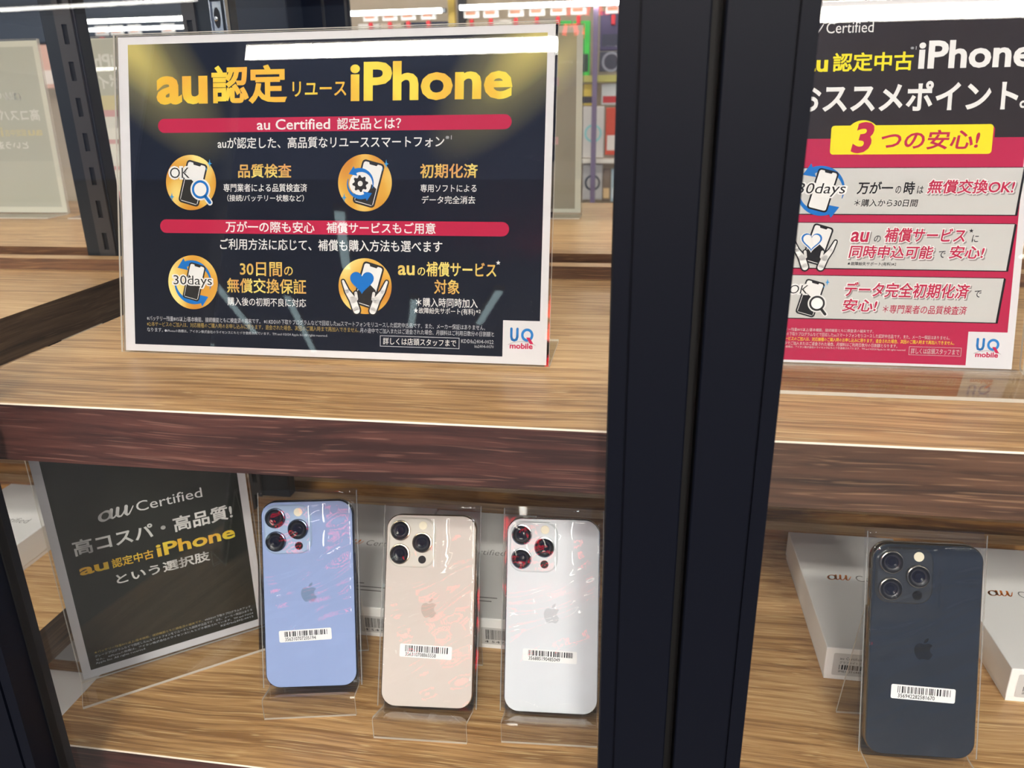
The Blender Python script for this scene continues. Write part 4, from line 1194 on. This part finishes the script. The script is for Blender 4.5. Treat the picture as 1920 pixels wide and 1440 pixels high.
for x, c1, c2, lb in cols:
    pack(lb, x - .035, x + .035, .06, .234, c1, c2, y=YW + .03)
pack('bright green box above the wide beige poster back, left one', -.272, -.222, .06, .224, (46, 170, 60), (30, 90, 36))
pack('bright green box above the wide beige poster back, right one', -.217, -.165, .06, .222, (60, 190, 66), (34, 60, 40))
pack('dark purple box at upper right beside the black door frame', -.134, -.060, .135, .245, (70, 58, 92), (44, 44, 60), y=YW)
pack('charcoal box under the dark purple box', -.134, -.060, .075, .133, (52, 50, 60), (140, 140, 150), kind='ring', y=YW)
b = MB(); b.box(-.30, .1, YW - .02, YW + .1, CZ + .045, CZ + .065, plain('yellow_shelf', (186, 178, 96), .5)); tag(b.build('rack_ledge'), 'narrow yellow green ledge beside the grey purple post', 'ledge')
pack('white phone case pack with red mark beside the black door frame', -.125, -.062, -.022, .040, (206, 208, 206), (190, 40, 40), y=YW - .01)
pack('small yellow and dark pack behind the grey purple post', -.190, -.146, -.022, .040, (226, 198, 80), (60, 56, 60), y=YW - .005)
pack('pack with a mint green cable ring right of the wide poster back', -.183, -.114, -.180, -.026, (212, 206, 200), (150, 206, 206), kind='ring', y=YW - .01)
pack('tall red orange box beside the black door frame', -.109, -.050, -.172, -.030, (206, 74, 46), (226, 214, 206), y=YW - .01)
b = MB(); b.box(-.30, .1, YW - .03, YW + .1, CZ - .196, CZ - .183, plain('white_ledge', (226, 218, 206), .5)); tag(b.build('rack_ledge'), 'white ledge under the red orange box', 'ledge')
pack('pack with a dark ring phone case, lowest beside the poster back', -.179, -.116, -.312, -.200, (200, 196, 194), (66, 72, 84), kind='ring', y=YW - .01)
pack('narrow pale blue pack, lowest beside the black door frame', -.088, -.040, -.318, -.215, (176, 196, 206), (220, 226, 230), y=YW - .01)
pack('small brown pack between the ring case pack and the pale blue pack', -.114, -.091, -.318, -.215, (128, 110, 96), (226, 190, 140), y=YW - .01)
for x, c1, c2, lb in ((-2.135, (236, 206, 60), (250, 240, 200), 'yellow pack at the upper left corner'), (-2.085, (232, 190, 170), (244, 226, 214), 'pink pack at the upper left corner, left one'), (-2.038, (230, 184, 164), (246, 232, 220), 'pink pack at the upper left corner, right one'),
                      (-1.795, (222, 210, 190), (200, 120, 150), 'cream pack right of the grey slotted upright, left one'), (-1.735, (208, 196, 170), (240, 232, 210), 'cream pack right of the grey slotted upright, right one'), (-1.65, (214, 206, 196), (236, 230, 224), 'pale pack left of the dark slotted upright'), (-1.585, (196, 184, 150), (240, 236, 220), 'straw pack left of the dark slotted upright')):
    pack(lb, x - .022 if x < -2 else x - .027, x + .022 if x < -2 else x + .027, .06, .2, c1, c2)

# ------------------------------------------------------------------ red LED sign across the hall (seen only mirrored in the sleeves)
t = thing('led_sign', 'red lit sign across the hall mirrored in the phone sleeves', 'sign', (-0.22, -4.5, CZ + .95))
b = MB(); b.box(-.47, .74, -.06, -.03, -.33, .31, plain('sign_backing', (26, 22, 26), .5)); b.build('backing', t)
rnd = random.Random(3)
for row, (zc, hh) in enumerate(((.19, .08), (.0, .06), (-.24, .06))):
    b = MB()
    x = -.42
    while x < (.10 if row < 2 else .58):
        w = rnd.uniform(.07, .14)
        pts = [(x, 0, zc - hh), (x + w * .2, 0, zc + hh), (x + w * .55, 0, zc), (x + w * .8, 0, zc + hh * rnd.uniform(-.2, 1)), (x + w, 0, zc - hh)]
        b.tube(pts, .02, RED_NEON, 6)
        x += w + rnd.uniform(.03, .06)
    b.build('light_stroke', t)
